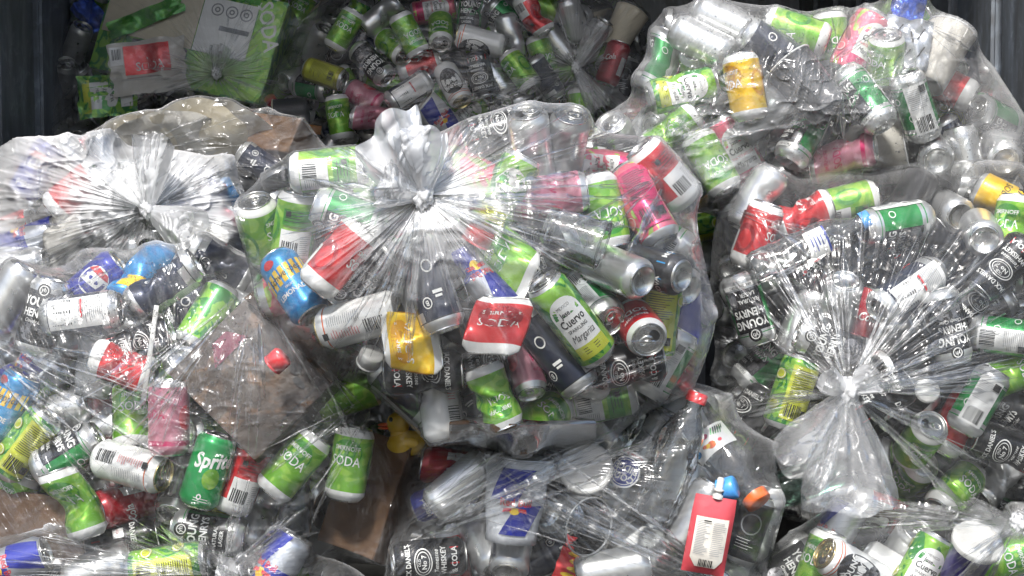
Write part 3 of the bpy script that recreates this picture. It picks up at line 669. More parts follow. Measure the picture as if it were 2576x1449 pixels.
# ------------------------------------------------------------------ cans, nearest first in every bag:
# design  tile-column tile-row  x y (in that third of the photograph)  ang tilt roll  dent size
CANS = {
'E': '''
whitebeer 1 1 140 965 195 -14 178 - n
navy 1 1 660 680 -70 6 10 - u
ylsoda 1 1 530 1140 172 0 0 f s
redsoda 1 1 1180 1010 72 0 0 f s
whiskey 0 0 0 0 0 0 0 skip m
redsoda 1 1 -20 500 50 0 -75 - m
schw 0 1 2220 715 126 -22 0 - m
lime 0 1 2225 270 80 14 165 - m
lime 1 1 1230 520 140 0 0 f m
marg 1 1 1740 965 128 16 0 - u
navy 1 1 1610 1190 -54 6 -20 - u
lager 1 1 1890 830 -50 50 150 - m
plain 1 1 2080 590 155 -48 0 - m
monova 1 1 2330 570 163 -42 70 - n
redsoda 1 1 2250 1020 -60 66 0 - s
marg 1 1 2395 950 83 6 180 - n
lime 1 1 1980 150 -76 6 10 - m
melon 1 1 2260 80 118 -20 170 - u
pink 1 1 1390 1290 -75 30 60 - k
whiskey 1 1 620 1350 3 0 0 - m
whiskey 1 1 1100 1320 20 0 10 - m
dark 1 1 850 970 -35 40 60 - m
plain 1 1 590 960 95 -30 0 - m
lime 0 1 1985 300 100 34 -60 - m
energy 1 1 1010 660 -62 10 20 - k
blackbeer 1 1 190 640 222 0 0 - n
lager 1 1 330 560 112 -8 0 - m
melon 1 1 560 290 60 0 170 - n
blackbeer 1 1 1440 480 205 0 10 - u
whiskey 1 1 1530 280 200 0 30 - m
lager 1 1 1480 1500 80 0 180 skip m
whiskey 1 1 2150 1310 190 0 20 - m
lager 1 1 2440 1290 60 0 172 - m
lime 1 2 1150 90 -68 0 10 - s
navy 1 2 1000 190 -48 48 0 - n
lime 1 2 1470 290 35 -45 0 - m
whiskey 1 2 1510 150 -85 35 0 - s
lime 1 2 1950 130 12 0 165 - m
whitebeer 1 2 740 120 100 -10 120 - n
plain 1 1 1600 790 170 40 0 - m
plain 1 1 2440 640 150 -45 0 - m
pepsi 1 1 2560 930 95 0 60 - m
cola 1 1 2530 1230 80 -25 0 - m
lime 0 1 2480 -165 5 0 165 - m
marg 1 1 1230 20 62 0 0 - n
pink 1 1 1560 30 8 0 40 - m
redsoda 1 1 2430 -130 132 10 150 - m
plain 1 1 1430 -350 100 35 0 - m
plain 1 1 1700 -385 80 40 0 - s
whiskey 1 1 1160 -440 15 0 30 - s
cola 1 1 760 -290 20 0 60 - s
lager 1 1 80 190 160 0 60 - m
plain 1 1 300 190 30 30 0 - m
lager 1 1 2370 330 150 -10 180 - m
blackbeer 1 1 2080 370 165 0 0 - m
plain 1 1 900 330 -55 0 0 - m
redsoda 1 1 1900 1310 80 0 100 - s
navy 1 2 500 40 -40 0 60 - n
plain 1 1 760 -60 120 20 0 - m
plain 1 1 980 -200 60 -30 0 - m
lager 1 1 520 -130 30 0 0 - m
melon 1 1 1950 -180 170 0 0 - n
lime 1 1 1780 -130 20 0 60 - m
navy 1 1 1220 1390 150 0 60 - n
lager 1 1 1000 870 40 0 160 - m
dark 1 1 2050 1160 120 0 0 - m
lime 1 1 2200 1400 10 0 160 skip m
''',
'F': '''
redsoda 2 1 560 330 71 8 -62 - m
lager 2 1 500 880 -72 0 -12 - n
lager 2 1 1610 235 190 14 75 - n
navy 2 1 1690 740 31 -26 150 - u
plain 2 1 2250 300 60 -72 0 - m
plain 2 1 1995 130 120 -72 0 - m
plain 2 1 1185 860 -92 -42 0 - m
whiskey 2 1 2420 560 226 0 -10 - m
whiskey 2 1 2210 770 228 0 15 - m
blackbeer 2 1 1995 1010 -76 0 0 - n
blackbeer 2 1 1130 1160 160 0 0 - n
lime 2 2 1790 430 75 56 0 - m
lime 2 2 1715 690 66 60 30 - m
lime 2 2 2060 800 38 -30 -10 - m
redsoda 2 2 1530 980 -20 0 170 b m
whiskey 2 2 2440 480 162 0 20 - m
lager 2 2 2230 130 60 0 172 - m
lager 2 1 2440 1090 -8 24 150 - m
navy 2 2 1950 590 40 30 60 - n
plain 2 2 2380 720 40 -24 0 - m
cola 2 1 1350 990 60 0 40 - m
redsoda 2 1 880 180 20 0 60 c m
lime 2 1 1220 85 14 0 120 - m
lime 2 1 2480 280 82 0 40 - m
yb 2 1 2440 70 -30 20 0 - m
marg 2 2 820 60 72 0 160 - n
lime 2 1 2520 1360 20 0 0 - m
whiskey 2 2 1480 130 30 0 60 - m
blackbeer 2 2 2500 180 150 0 60 - m
redsoda 2 2 2060 290 60 0 0 - m
plain 2 1 900 1000 70 0 0 - m
whiskey 2 1 1000 480 60 0 0 - m
plain 2 1 1500 1060 20 0 0 - m
whiskey 2 1 1750 420 40 0 60 - m
navy 2 1 900 720 110 0 60 - n
lager 2 2 2380 980 160 0 0 - m
blackbeer 2 1 2250 900 30 0 60 - m
plain 2 1 560 60 60 0 0 - m
lager 2 1 620 1300 40 0 60 - m
whiskey 2 2 500 250 60 0 60 - m
plain 2 2 880 330 120 0 0 - m
marg 2 2 1780 940 150 0 160 - n
''',
'C': '''
lime 2 0 215 1230 -62 10 10 - m
melon 2 0 425 1155 120 4 0 - u
lager 2 0 915 1010 60 -12 60 a n
lager 2 0 1370 750 122 -20 70 e n
lager 2 0 1755 800 112 14 165 - n
redsoda 2 0 1980 640 150 -14 -30 - m
plain 2 0 1870 1135 85 -68 0 - m
plain 2 0 2385 1150 80 -70 0 - m
pink 2 0 1210 1150 186 -20 0 d m
ylsoda 2 0 470 660 100 0 60 - m
lime 2 0 1530 450 95 35 60 - s
melon 2 0 1330 330 62 0 -30 - n
lime 2 0 1120 300 -84 0 10 - s
navy 2 0 680 370 -32 -6 20 - n
lager 2 0 2350 900 165 36 60 - m
marg 2 0 0 680 14 0 0 - n
lime 1 0 2480 1010 40 0 0 c m
plain 1 0 2110 1080 120 50 0 - m
lime 2 0 860 240 160 -10 60 - m
whiskey 2 0 1040 1090 60 0 60 - m
redsoda 2 0 1040 1320 60 0 0 - s
plain 2 0 320 170 150 -20 0 - m
dark 2 0 90 220 170 0 0 - m
plain 2 0 150 320 150 -20 0 - m
lager 2 0 200 380 22 0 60 - m
lime 2 0 110 560 100 50 0 - m
marg 2 0 2080 890 20 0 160 - n
plain 2 0 1000 440 100 20 0 - m
lime 2 0 -60 1010 30 0 120 - m
lager 2 0 -160 480 60 0 100 - m
plain 2 0 1700 1180 40 0 0 - m
plain 2 0 620 1400 30 30 0 - m
navy 2 0 2060 1120 -60 0 60 - n
marg 2 0 1620 230 30 0 60 - n
plain 2 0 -60 1250 30 40 0 - m
whiskey 2 0 820 1290 70 0 0 - m
''',
'B': '''
whitebeer 1 0 840 640 -62 30 0 - n
whiskey 1 0 1050 560 -76 0 -10 - m
blackbeer 1 0 230 480 -45 16 0 - n
navy 1 0 510 690 34 -10 150 - n
lime 1 0 1350 540 125 -14 60 - m
navy 1 0 1530 590 -56 -10 60 - n
lime 1 0 1810 830 -86 0 20 - m
lime 1 0 750 230 -86 44 0 - m
lime 1 0 510 260 -62 0 20 - m
lime 1 0 395 350 -42 40 60 - m
whitebeer 1 0 1050 310 165 0 60 - n
redsoda 1 0 590 500 18 0 60 - m
olive 0 0 2450 560 -20 16 0 - m
lager 0 0 2350 660 -14 28 60 - m
lime 0 0 2560 890 100 0 10 - m
marg 1 0 950 870 40 0 0 - n
plain 1 0 1060 920 60 60 0 - m
plain 1 0 1210 870 80 62 0 - m
lager 1 0 1400 870 110 0 150 a m
whiskey 1 0 1620 880 -84 0 60 - m
pink 1 0 250 890 170 0 0 - m
pink 1 0 190 740 150 -20 40 - m
plain 1 0 500 990 -20 0 0 - m
whiskey 0 0 2000 890 80 66 0 - m
plain 1 0 1280 290 -75 0 0 - n
redsoda 1 0 1440 110 -60 0 120 - m
lager 1 0 1240 130 140 0 60 - m
lime 1 0 1520 430 -70 0 20 - m
plain 1 0 1750 150 110 20 0 - m
plain 1 0 1900 300 60 20 0 - m
cola 1 0 2050 480 70 0 60 - m
plain 1 0 2350 500 100 50 0 - m
lime 1 0 50 660 -60 0 20 - m
plain 1 0 1230 70 100 40 0 - m
lager 1 0 970 110 85 0 0 - m
lime 1 0 20 230 60 0 0 - m
plain 1 0 2030 720 -65 10 0 - m
cola 1 0 1900 1020 20 20 0 - m
dark 1 0 2130 600 80 0 0 - m
navy 1 0 130 330 150 0 60 - n
plain 1 0 1620 320 -50 0 0 - m
plain 1 0 1560 280 -40 0 0 - m
whiskey 1 0 2250 850 60 0 0 - m
lager 1 0 2280 660 60 0 0 - m
melon 1 0 700 80 10 0 0 - n
plain 1 0 300 120 40 0 0 - m
lime 1 0 1460 240 30 0 0 - m
melon 1 0 1000 740 60 0 60 - n
plain 1 0 -40 1080 40 0 0 - m
plain 0 0 2400 330 60 40 0 - m
dark 0 0 2520 430 20 0 0 - m
lime 1 0 640 960 20 0 60 skip m
plain 1 0 1000 160 60 0 0 - m
''',
'G': '''
sprite 0 2 1570 650 72 0 -16 - m
lime 0 2 2215 610 50 -6 12 - m
whitebeer 0 2 990 620 -12 22 178 - n
lime 0 2 590 890 108 0 6 b m
cola 0 2 960 905 190 44 60 - m
lager 0 2 1580 1120 172 0 -8 - m
whiskey 0 2 930 1190 12 -6 150 - m
lager 0 2 2090 380 207 42 130 a m
lime 0 2 2640 600 80 0 10 - m
lime 0 2 1000 240 96 -22 -20 - m
pink 0 2 1275 250 90 0 40 - m
lager 0 2 510 530 32 0 60 - m
redsoda 0 2 1830 700 70 0 150 - m
plain 0 2 1920 1000 84 -30 0 - m
marg 0 2 190 450 52 0 150 - n
schw 0 2 60 160 60 0 20 - m
energy 0 1 270 1270 46 0 40 - x
schw 0 1 1040 610 66 -28 150 - m
navy 0 1 1240 700 34 0 60 c n
navy 0 1 620 920 7 0 165 - n
plain 0 1 1060 950 -6 10 0 - m
blackbeer 0 1 320 940 74 0 0 - n
plain 0 1 110 1130 30 0 0 - m
navy 0 1 1660 540 150 10 40 c m
lime 0 2 60 900 60 0 30 - m
melon 0 1 150 1000 60 0 0 - n
plain 0 2 420 230 20 0 0 - m
lime 0 2 260 800 60 0 100 - m
olive 0 2 1690 940 80 0 0 - k
plain 0 2 720 420 40 -10 0 - m
navy 0 1 1500 800 20 0 0 - n
plain 0 1 500 1160 30 0 0 - m
plain 0 2 2210 1050 70 0 0 skip m
redsoda 0 1 920 1310 -20 0 60 c s
cola 0 2 780 60 60 0 0 - m
plain 0 2 1180 480 90 0 0 - m
whiskey 0 1 1040 1150 20 0 0 - m
plain 0 1 60 800 60 0 0 - m
pepsi 0 1 700 700 40 0 0 - m
plain 0 1 500 780 20 0 0 - m
blackbeer 0 2 1440 1050 40 0 0 - m
lager 1 1 250 1360 60 0 60 - m
plain 0 2 100 640 60 0 0 - m
''',
'H': '''
marg 0 2 1260 1375 9 0 165 - n
energy 0 2 90 1370 20 0 0 - m
energy 0 2 2090 1400 60 -10 40 - m
plain 0 2 760 1400 20 0 0 - m
plain 0 2 1750 1480 30 40 0 - m
whiskey 0 2 420 1450 10 0 0 - m
''',
'I': '''
whiskey 1 2 660 1320 184 10 0 - m
plain 1 2 1290 1210 80 -45 0 - m
plain 1 2 1080 1190 -60 40 0 - m
dark 2 2 480 1090 70 0 0 - m
plain 2 2 560 1050 70 -20 0 k m
redsoda 1 2 850 1330 100 0 60 - k
plain 1 2 1150 1370 20 0 0 - m
plain 2 2 100 1000 60 0 0 - m
plain 1 2 900 760 40 0 0 - m
pepsi 1 2 780 860 20 0 0 - k
plain 2 2 30 700 70 -30 0 - m
cola 1 2 870 640 170 0 60 c m
whiskey 1 2 1420 700 60 0 0 - m
navy 1 2 1500 1300 30 0 60 - n
lager 1 2 1580 1390 20 0 0 - m
plain 1 2 1800 1200 60 0 0 - m
plain 1 2 2050 1400 10 0 0 - m
plain 1 2 640 1120 50 20 0 - m
''',
'J': '''
whitebeer 2 2 1290 1400 150 20 0 - n
lime 2 2 1030 1370 70 0 40 - m
blackbeer 2 2 800 1400 30 0 0 - n
plain 2 2 1660 1260 70 40 0 - m
marg 2 2 1790 1400 60 0 0 - n
lime 2 2 2400 1330 20 0 0 - m
plain 2 2 2500 1250 60 0 0 - m
plain 2 2 2280 1180 20 20 0 - m
energy 2 2 1150 1130 60 0 60 - m
whiskey 2 2 1450 1240 20 0 0 - m
''',
'A': '''
plain 0 0 230 900 80 -60 0 - m
plain 0 0 110 1010 60 -50 0 - m
navy 0 0 320 560 60 0 0 - m
plain 0 0 200 690 70 20 0 - m
dark 0 0 140 840 50 0 0 - m
plain 0 0 760 1090 20 -40 0 - m
plain 0 0 620 1010 90 -72 0 - m
plain 0 0 390 1010 70 -70 0 - m
plain 0 0 480 920 110 -66 0 - m
plain 0 0 490 1100 90 -66 0 - m
plain 0 0 580 330 60 30 0 - m
plain 0 0 500 590 70 50 0 - m
plain 0 0 400 740 60 20 0 - m
plain 0 0 300 760 50 -40 0 - m
navy 0 0 440 780 60 0 0 - n
lager 0 0 2560 200 80 0 0 - m
lime 0 0 2250 80 60 0 0 - m
plain 0 0 930 960 60 20 0 - m
blackbeer 0 0 250 500 60 0 0 - m
plain 0 0 1950 250 40 20 0 - m
''',
'R': '''
navy 0 0 1990 1260 146 0 0 - n
plain 0 0 1770 1390 170 50 0 - m
plain 0 0 2250 1330 30 0 0 - m
''',
'D': '''
energy 0 1 220 370 20 0 60 - m
pepsi 0 1 1480 60 40 0 0 - m
redsoda 0 1 90 290 20 0 0 - s
plain 0 1 400 300 20 30 0 - m
lager 0 0 1000 1430 20 0 0 - m
plain 0 1 900 480 20 20 0 - m
plain 0 1 500 250 140 0 0 - m
schw 0 1 1600 80 30 0 0 - m
redsoda 0 0 560 1440 40 0 0 - m
plain 0 1 1100 480 10 0 0 - m
pepsi 0 0 280 1280 60 0 0 - m
melon 0 1 1650 330 60 0 0 - n
plain 0 1 120 560 10 0 0 - m
lager 0 1 760 560 20 0 0 - m
plain 0 0 1300 1430 20 0 0 - m
plain 0 1 1250 520 20 0 0 - m
''',
'K': '''
ylsoda 2 1 150 60 20 10 0 c m
marg 2 1 150 250 10 0 100 - n
plain 2 1 195 500 80 -40 0 - m
plain 2 1 230 120 60 0 0 - m
''',
}
# ------------------------------------------------------------------ other litter
def lay(p, parent, xoff, M=None, names=('print', 'lettering')):
    """lay flat print on the thing's front face (local +x)"""
    for layer in (0, 1):
        if not p.F[layer]: continue
        V = np.concatenate(p.V[layer]); V = np.c_[xoff + V[:, 2], V[:, 0], V[:, 1]]
        ms = sorted(set(p.M[layer])); ob(names[layer], mesh(names[layer], V, p.F[layer], ms, [ms.index(m) for m in p.M[layer]]), parent)

def wrap(p, parent, rfun, names=('print', 'lettering')):
    for layer in (0, 1):
        if not p.F[layer]: continue
        V = np.concatenate(p.V[layer]); r0 = rfun(V[:, 1]); a = V[:, 0] / float(np.mean(r0)); r = r0 + V[:, 2]
        ms = sorted(set(p.M[layer])); ob(names[layer], mesh(names[layer], np.c_[r * np.cos(a), r * np.sin(a), V[:, 1]], p.F[layer], ms, [ms.index(m) for m in p.M[layer]]), parent)

def cup(rb, rt, h, m, rim='white', printer=None, crumple=0.0, lid=None, name='paper_cup', inner=None):
    root = empty(name)
    zs = np.linspace(-h / 2, h / 2, 12)
    prof = [(0, -h / 2 + 0.006), (rb * 0.93, -h / 2 + 0.006), (rb * 0.95, -h / 2)] + [(rb + (rt - rb) * (z + h / 2) / h, z) for z in zs]
    V, F, _ = lathe(prof, 48)
    def cr(V):
        if not crumple: return V
        th = np.arctan2(V[:, 1], V[:, 0]); k = 1 - crumple * np.abs(np.sin(2 * th + V[:, 2] * 30)) * np.exp(-((V[:, 2] + 0.01) / 0.05) ** 2)
        return np.c_[V[:, 0] * k, V[:, 1] * k, V[:, 2]]
    wallo = ob('wall', mesh('cup_wall', cr(V), F, [m]), root)
    V, F, _ = lathe([(rb * 0.90, -h / 2 + 0.008)] + [(rb + (rt - rb) * (z + h / 2) / h - 0.0012, z) for z in zs[1:]], 48)
    ob('lining', mesh('cup_lining', cr(V), F, [inner or 'paper_white' if m not in ('clear', 'cloudy') else m]), root)
    a = np.linspace(0, 2 * math.pi, 8, endpoint=False)
    V, F, _ = lathe([(rt + 0.0018 * math.cos(t), h / 2 + 0.0018 * math.sin(t)) for t in np.linspace(0, 2 * math.pi, 9)], 48)
    ob('rim', mesh('cup_rim', cr(V), F, [rim]), root)
    if lid:
        V, F, _ = lathe([(rt + 0.0045, h / 2 - 0.006), (rt + 0.0045, h / 2 + 0.002), (rt + 0.001, h / 2 + 0.005), (rt - 0.004, h / 2 + 0.003), (0, h / 2 + 0.0032)], 48)
        ob('lid', mesh('cup_lid', V, F, [lid]), root)
    if printer:
        p = Print(); printer(p); wrap(p, wallo, lambda z: rb + (rt - rb) * (z + h / 2) / h + 0.0002)
    return root

def bottle(r, h, m, cap, neck=0.013, name='plastic_bottle', printer=None, crumple=0.06, label=None):
    root = empty(name)
    prof = [(0, -h / 2 + 0.008), (r * 0.7, -h / 2 + 0.002), (r * 0.88, -h / 2), (r, -h / 2 + 0.012)]
    for z in np.linspace(-h / 2 + 0.02, h / 2 - 0.075, 16): prof.append((r * (1 - 0.035 * (1 + math.sin(z * 330)) / 2), z))
    prof += [(r * 0.95, h / 2 - 0.065), (r * 0.78, h / 2 - 0.05), (r * 0.5, h / 2 - 0.035), (neck, h / 2 - 0.025), (neck, h / 2 - 0.018), (neck * 1.15, h / 2 - 0.016), (neck, h / 2 - 0.014), (neck, h / 2 - 0.002)]
    V, F, _ = lathe(prof, 40)
    def cr(V):
        th = np.arctan2(V[:, 1], V[:, 0]); k = 1 - crumple * (1 + vnoise(th * 2.2, V[:, 2] * 38, 5)) * (V[:, 2] < h / 2 - 0.04)
        return np.c_[V[:, 0] * k, V[:, 1] * k, V[:, 2]]
    body = ob('wall', mesh('bottle_wall', cr(V), F, [m]), root)
    if cap:
        n = 24; rc = neck + 0.0035
        V, F, _ = lathe([(rc, h / 2 - 0.014), (rc, h / 2 + 0.001), (rc - 0.0015, h / 2 + 0.003), (0, h / 2 + 0.003)], n)
        V[:n, :2] *= 1.02; k = np.arange(len(V)) % 2; V[:2 * n, :2] *= (1 + 0.03 * (k[:2 * n, None])); ob('cap', mesh('bottle_cap', V, F, [cap]), root)
    if label:
        z0, z1, lm = label; V, F, _ = lathe([(r * 1.004 + 0.0004, z) for z in np.linspace(z0, z1, 6)], 40); ob('label', mesh('bottle_label', V, F, [lm]), root)
    if printer:
        p = Print(); printer(p); wrap(p, body, lambda z: np.full_like(z, r * 1.006 + 0.0006))
    return root

def box(sx, sy, sz, m, name='cardboard_box', printer=None, warp=0.004, flap=None):
    root = empty(name); V, F = boxmesh(sx, sy, sz, 0.0015, 8)
    V = V + warp * np.c_[vnoise(V[:, 1] * 14, V[:, 2] * 14, 1), vnoise(V[:, 0] * 14, V[:, 2] * 14, 2), vnoise(V[:, 1] * 14, V[:, 0] * 14, 3)] * 0.6
    bd = ob('body', mesh('box_body', V, F, [m], smooth=False), root)
    if printer:
        p = Print(); printer(p); lay(p, bd, sx / 2 + warp * 0.6)
    if flap:
        for (w_, h_, y, z, ry) in flap:
            V, F = boxmesh(0.002, w_, h_); o = ob('flap', mesh('box_flap', V, F, [m], smooth=False), root); o.location = (sx / 2 + 0.006, y, z); o.rotation_euler = (0, ry, 0)
    return root

def sheet(wy, hz, m, amp=0.012, fr=22, name='wrapper', printer=None, seed=1, round_=False, cut=None):
    """creased foil, card or film lying loose"""
    root = empty(name); n = 26; g = np.linspace(-1, 1, n)
    u, v = np.meshgrid(g, g); u = u.ravel(); v = v.ravel()
    if round_: u, v = u * np.sqrt(1 - v * v / 2), v * np.sqrt(1 - u * u / 2)
    def X(y, z): return amp * (1 - 2 * np.abs(vnoise(y * fr + 3, z * fr + 5, seed))) * 0.7 + amp * 0.6 * vnoise(y * fr * 2.1, z * fr * 2.1, seed + 4)
    V = np.c_[X(u * wy / 2, v * hz / 2), u * wy / 2 * (1 + 0.05 * vnoise(v * 4, v * 0, seed)), v * hz / 2 * (1 + 0.05 * vnoise(u * 4, u * 0, seed + 1))]
    F = [(j * n + i, j * n + i + 1, (j + 1) * n + i + 1, (j + 1) * n + i) for j in range(n - 1) for i in range(n - 1)]
    nb = len(V); V2 = V - np.array([0.0008, 0, 0]); F2 = [tuple(nb + i for i in reversed(f)) for f in F]
    body = ob('panel', mesh('sheet', np.r_[V, V2], F + F2, [m]), root)
    if printer:
        p = Print(); printer(p)
        for layer, nm in ((0, 'print'), (1, 'lettering')):
            if not p.F[layer]: continue
            W = np.concatenate(p.V[layer]); W = np.c_[X(W[:, 0], W[:, 1]) + W[:, 2] + 0.0012, W[:, 0], W[:, 1]]
            ms = sorted(set(p.M[layer])); ob(nm, mesh(nm, W, p.F[layer], ms, [ms.index(q) for q in p.M[layer]]), body)
    return root

def cap_item(r, h, m, name='bottle_closure'):
    root = empty(name); n = 28
    V, F, _ = lathe([(r * 0.86, -h / 2), (r, -h / 2), (r, h / 2 - 0.002), (r * 0.92, h / 2), (0, h / 2)], n)
    k = np.arange(n) % 2; V[n:2 * n, :2] *= (1 + 0.04 * k)[:, None]; V[2 * n:3 * n, :2] *= (1 + 0.04 * k)[:, None]
    ob('shell', mesh('cap_shell', V, F, [m]), root)
    V, F, _ = lathe([(r * 1.05, -h / 2 - 0.002), (r * 1.05, -h / 2 + 0.001), (r * 0.9, -h / 2 + 0.001)], n); ob('tamper_ring', mesh('cap_ring', V, F, [m]), root)
    return root

def ellipsoid(rx, ry, rz, n=24, fn=None):
    prof = [(math.sin(t), -math.cos(t)) for t in np.linspace(0, math.pi, n)]; prof[0] = (0, -1); prof[-1] = (0, 1)
    V, F, _ = lathe(prof, n * 2); V = V * [rx, ry, rz]
    return (fn(V) if fn else V), F

def duck():
    root = empty('rubber_duck')           # z up, beak towards -y (left when x faces the viewer), x towards the viewer
    def tail(V):
        k = np.clip((V[:, 1] - 0.008) / 0.03, 0, 1); V = V.copy(); V[:, 2] += 0.016 * k ** 2; V[:, 0] *= 1 - 0.45 * k; return V
    V, F = ellipsoid(0.026, 0.036, 0.024, 20, tail); V[:, 2] -= 0.018; V[:, 2] = np.maximum(V[:, 2], -0.036)
    H, HF = ellipsoid(0.019, 0.020, 0.020, 20); H += np.array([0, -0.013, 0.018])
    N_, NF = ellipsoid(0.015, 0.016, 0.016, 14); N_ += np.array([0, -0.011, 0.001])
    b = len(V); c = b + len(H)
    ob('body', mesh('duck_body', np.r_[V, H, N_], F + [tuple(i + b for i in f) for f in HF] + [tuple(i + c for i in f) for f in NF], ['duck']), root)
    def bk(V): V = V.copy(); V[:, 2] += 0.10 * np.clip(-V[:, 1], 0, 1) ** 1 * 0.05; return V
    for dz, rz in ((0.0025, 0.0035), (-0.003, 0.003)):
        V, F = ellipsoid(0.010, 0.012, rz, 12, bk); ob('beak', mesh('duck_beak', V + np.array([0, -0.036, 0.014 + dz]), F, ['beak']), root)
    for s in (-1, 1):
        V, F = ellipsoid(0.0028, 0.0035, 0.0042, 10); ob('eye', mesh('duck_eye', V + np.array([s * 0.0155, -0.024, 0.026]), F, ['ink']), root)
        V, F = ellipsoid(0.005, 0.017, 0.010, 12); ob('wing', mesh('duck_wing', V + np.array([s * 0.022, 0.006, -0.014]), F, ['duck']), root)
    return root

def pouch():
    root = empty('drink_pouch'); n = 20; g = np.linspace(-1, 1, n); u, v = np.meshgrid(g, g); u = u.ravel(); v = v.ravel()
    wy, hz = 0.068, 0.125; bul = 0.014 * np.clip((1 - u ** 4) * (1 - np.abs(v) ** 3), 0, 1) * (1 - 0.4 * v)
    cutc = np.clip(np.abs(u) + 0.75 * -v - 1.35, 0, 1)
    Y = u * wy / 2 * (1 - 0.10 * (v > 0.6) * (v - 0.6)); Z = v * hz / 2
    F = [(j * n + i, j * n + i + 1, (j + 1) * n + i + 1, (j + 1) * n + i) for j in range(n - 1) for i in range(n - 1)]
    nb = n * n
    b = ob('body', mesh('pouch_body', np.r_[np.c_[bul + 0.0008, Y, Z], np.c_[-bul, Y, Z]], F + [tuple(nb + i for i in reversed(f)) for f in F], ['pouch']), root)
    p = Print()
    p.quad('paper_white', [(-26, -36), (26, -36), (26, 30), (-26, 30)], n=12); p.quad('paper_white', [(-16, -50), (16, -50), (26, -36), (-26, -36)], n=12)
    p.lines('ink_grey', -23, -30, 22, 54, 2.6, 0.8); p.lines('ink_grey', 2, -30, 22, 54, 3.0, 0.8); p.rect('ink', -14, -2, 24, 26, 1); p.bars('ink', -12, -48, 22, 12)
    for layer, nm in ((0, 'label'), (1, 'lettering')):
        W = np.concatenate(p.V[layer]); uu = W[:, 0] / (wy / 2); vv = W[:, 1] / (hz / 2)
        bx = 0.014 * np.clip((1 - uu ** 4) * (1 - np.abs(vv) ** 3), 0, 1) * (1 - 0.4 * vv) + 0.0016
        ms = sorted(set(p.M[layer])); ob(nm, mesh(nm, np.c_[bx + W[:, 2], W[:, 0], W[:, 1]], p.F[layer], ms, [ms.index(q) for q in p.M[layer]]), b)
    prof = [(0.0085, 0.060), (0.0085, 0.066), (0.006, 0.067), (0.006, 0.071), (0.0085, 0.072), (0.0085, 0.075), (0.0055, 0.076), (0.0055, 0.092), (0.0035, 0.094), (0, 0.094)]
    V, F, _ = lathe(prof, 20); V[:, 1] += 0.002; ob('spout', mesh('pouch_spout', V, F, ['cap_white']), root)
    return root

def stick(L, r0, r1, m, name):
    root = empty(name); V, F, _ = lathe([(0, -L / 2), (r0, -L / 2), (r0, -L / 6), ((r0 + r1) / 2, L / 8), (r1, L / 2), (0, L / 2)], 16); V[:, 0] *= 0.3
    ob('shaft', mesh('stick', V, F, [m]), root); return root

ITEMS = []
LATE = []
def item(*a, late=False, loose=False, **k):
    """list a piece of litter; late ones are packed after the cans, behind them"""
    if loose: LOOSE.append((a, k))
    elif late: LATE.append((a, k))
    else: put_item(a, k)
LOOSE = []
def put_item(a, k): _put(*a, **k)
def _put(bag, root, col, row, zx, zy, ang, tilt, roll, r, half, label, cat, dz=0.0, group=None, fixed=None):
    """place a piece of litter; r, half = radius and half length used when packing it"""
    bg = BAGS[bag]; px, py = 858.67 * col + zx / 3.0, 483 * row + zy / 3.0
    k = max(1, int(round(2 * half / max(r, 0.01)))); zz = np.linspace(-max(half - r, 0), max(half - r, 0), k)
    S = np.c_[np.zeros(k), np.zeros(k), zz, np.full(k, r * 0.93)]
    place(bg, root, px, py, ang, tilt, roll, S, lambda B: r * math.cos(rad(tilt)) + half * abs(math.sin(rad(tilt))), dz, fixed)
    tag(root, label, cat, group); ITEMS.append((bg, root))
    bg.note(mesh_samples(root))
    return root

# printed panels of the torn cartons in the shaded bag
def pr_soda_carton(p):
    p.rect('red', -62, 62, -20, 62); p.text('ink_white', 'SMI', 0, 22, 12, 0.95); p.text('ink_white', 'SODA', 6, 0, 34, 0.85, 0.01); p.rect('white', -100, -64, 10, 62); p.bars('ink', -94, 26, 26, 30)
def pr_lime_carton(p):
    p.rect('white', 20, 175, -40, 120); p.rect('lime', 178, 245, -145, 140); p.text('ink_white', 'SODA', 212, 70, 60, 0.9, 0.02, 0, -68); p.rect('lime_deep', -245, 176, 124, 146)
    for k in range(3): p.ell('ink_grey', 62 + k * 42, 88, 18, 18, 1, 0.8); p.ell('ink_grey', 62 + k * 42, 88, 8, 8, 1, 0.5)
    p.rect('ink_grey', 80, 166, 30, 44, 1); p.rect('cream', -245, 18, -40, 122); p.rect('dark_paper', -150, 10, -140, -44); p.rect('lime', 14, 176, -145, -44)
def pr_marg_carton(p):
    p.rect('leaf', -70, 70, -50, 50); p.rect('limeyellow', -64, -44, -46, 46); p.rect('white', -44, 8, -36, 38); p.ell('white', 8, 1, 22, 37)
    p.text('ink', 'Jose', 0, 8, 12, 0.9, 0.02, 0, -90); p.text('ink', 'Cuervo', 14, 2, 20, 0.8, 0.02, 0, -90); p.text('ink', 'SPARKLING', -8, 2, 7, 1, 0.0, 0, -90); p.text('ink', 'Margarita', -24, 2, 13, 0.8, 0, 0.3, -90)
    p.rect('white', 36, 70, -36, 38)
def pr_box(p):
    p.rect('ink', -86, 86, 80, 82, 1); p.rect('ink', 84, 86, -20, 80, 1); p.ell('ink', 40, 56, 10, 10, 1); p.ell('ink', 20, 62, 7, 5, 1); p.ell('ink', 60, 44, 12, 6, 1)
    p.quad('maroon', [(-84, 20), (-52, 40), (-52, -34), (-84, -10)]); p.lines('ink', -40, 30, 70, 20, 9, 3)
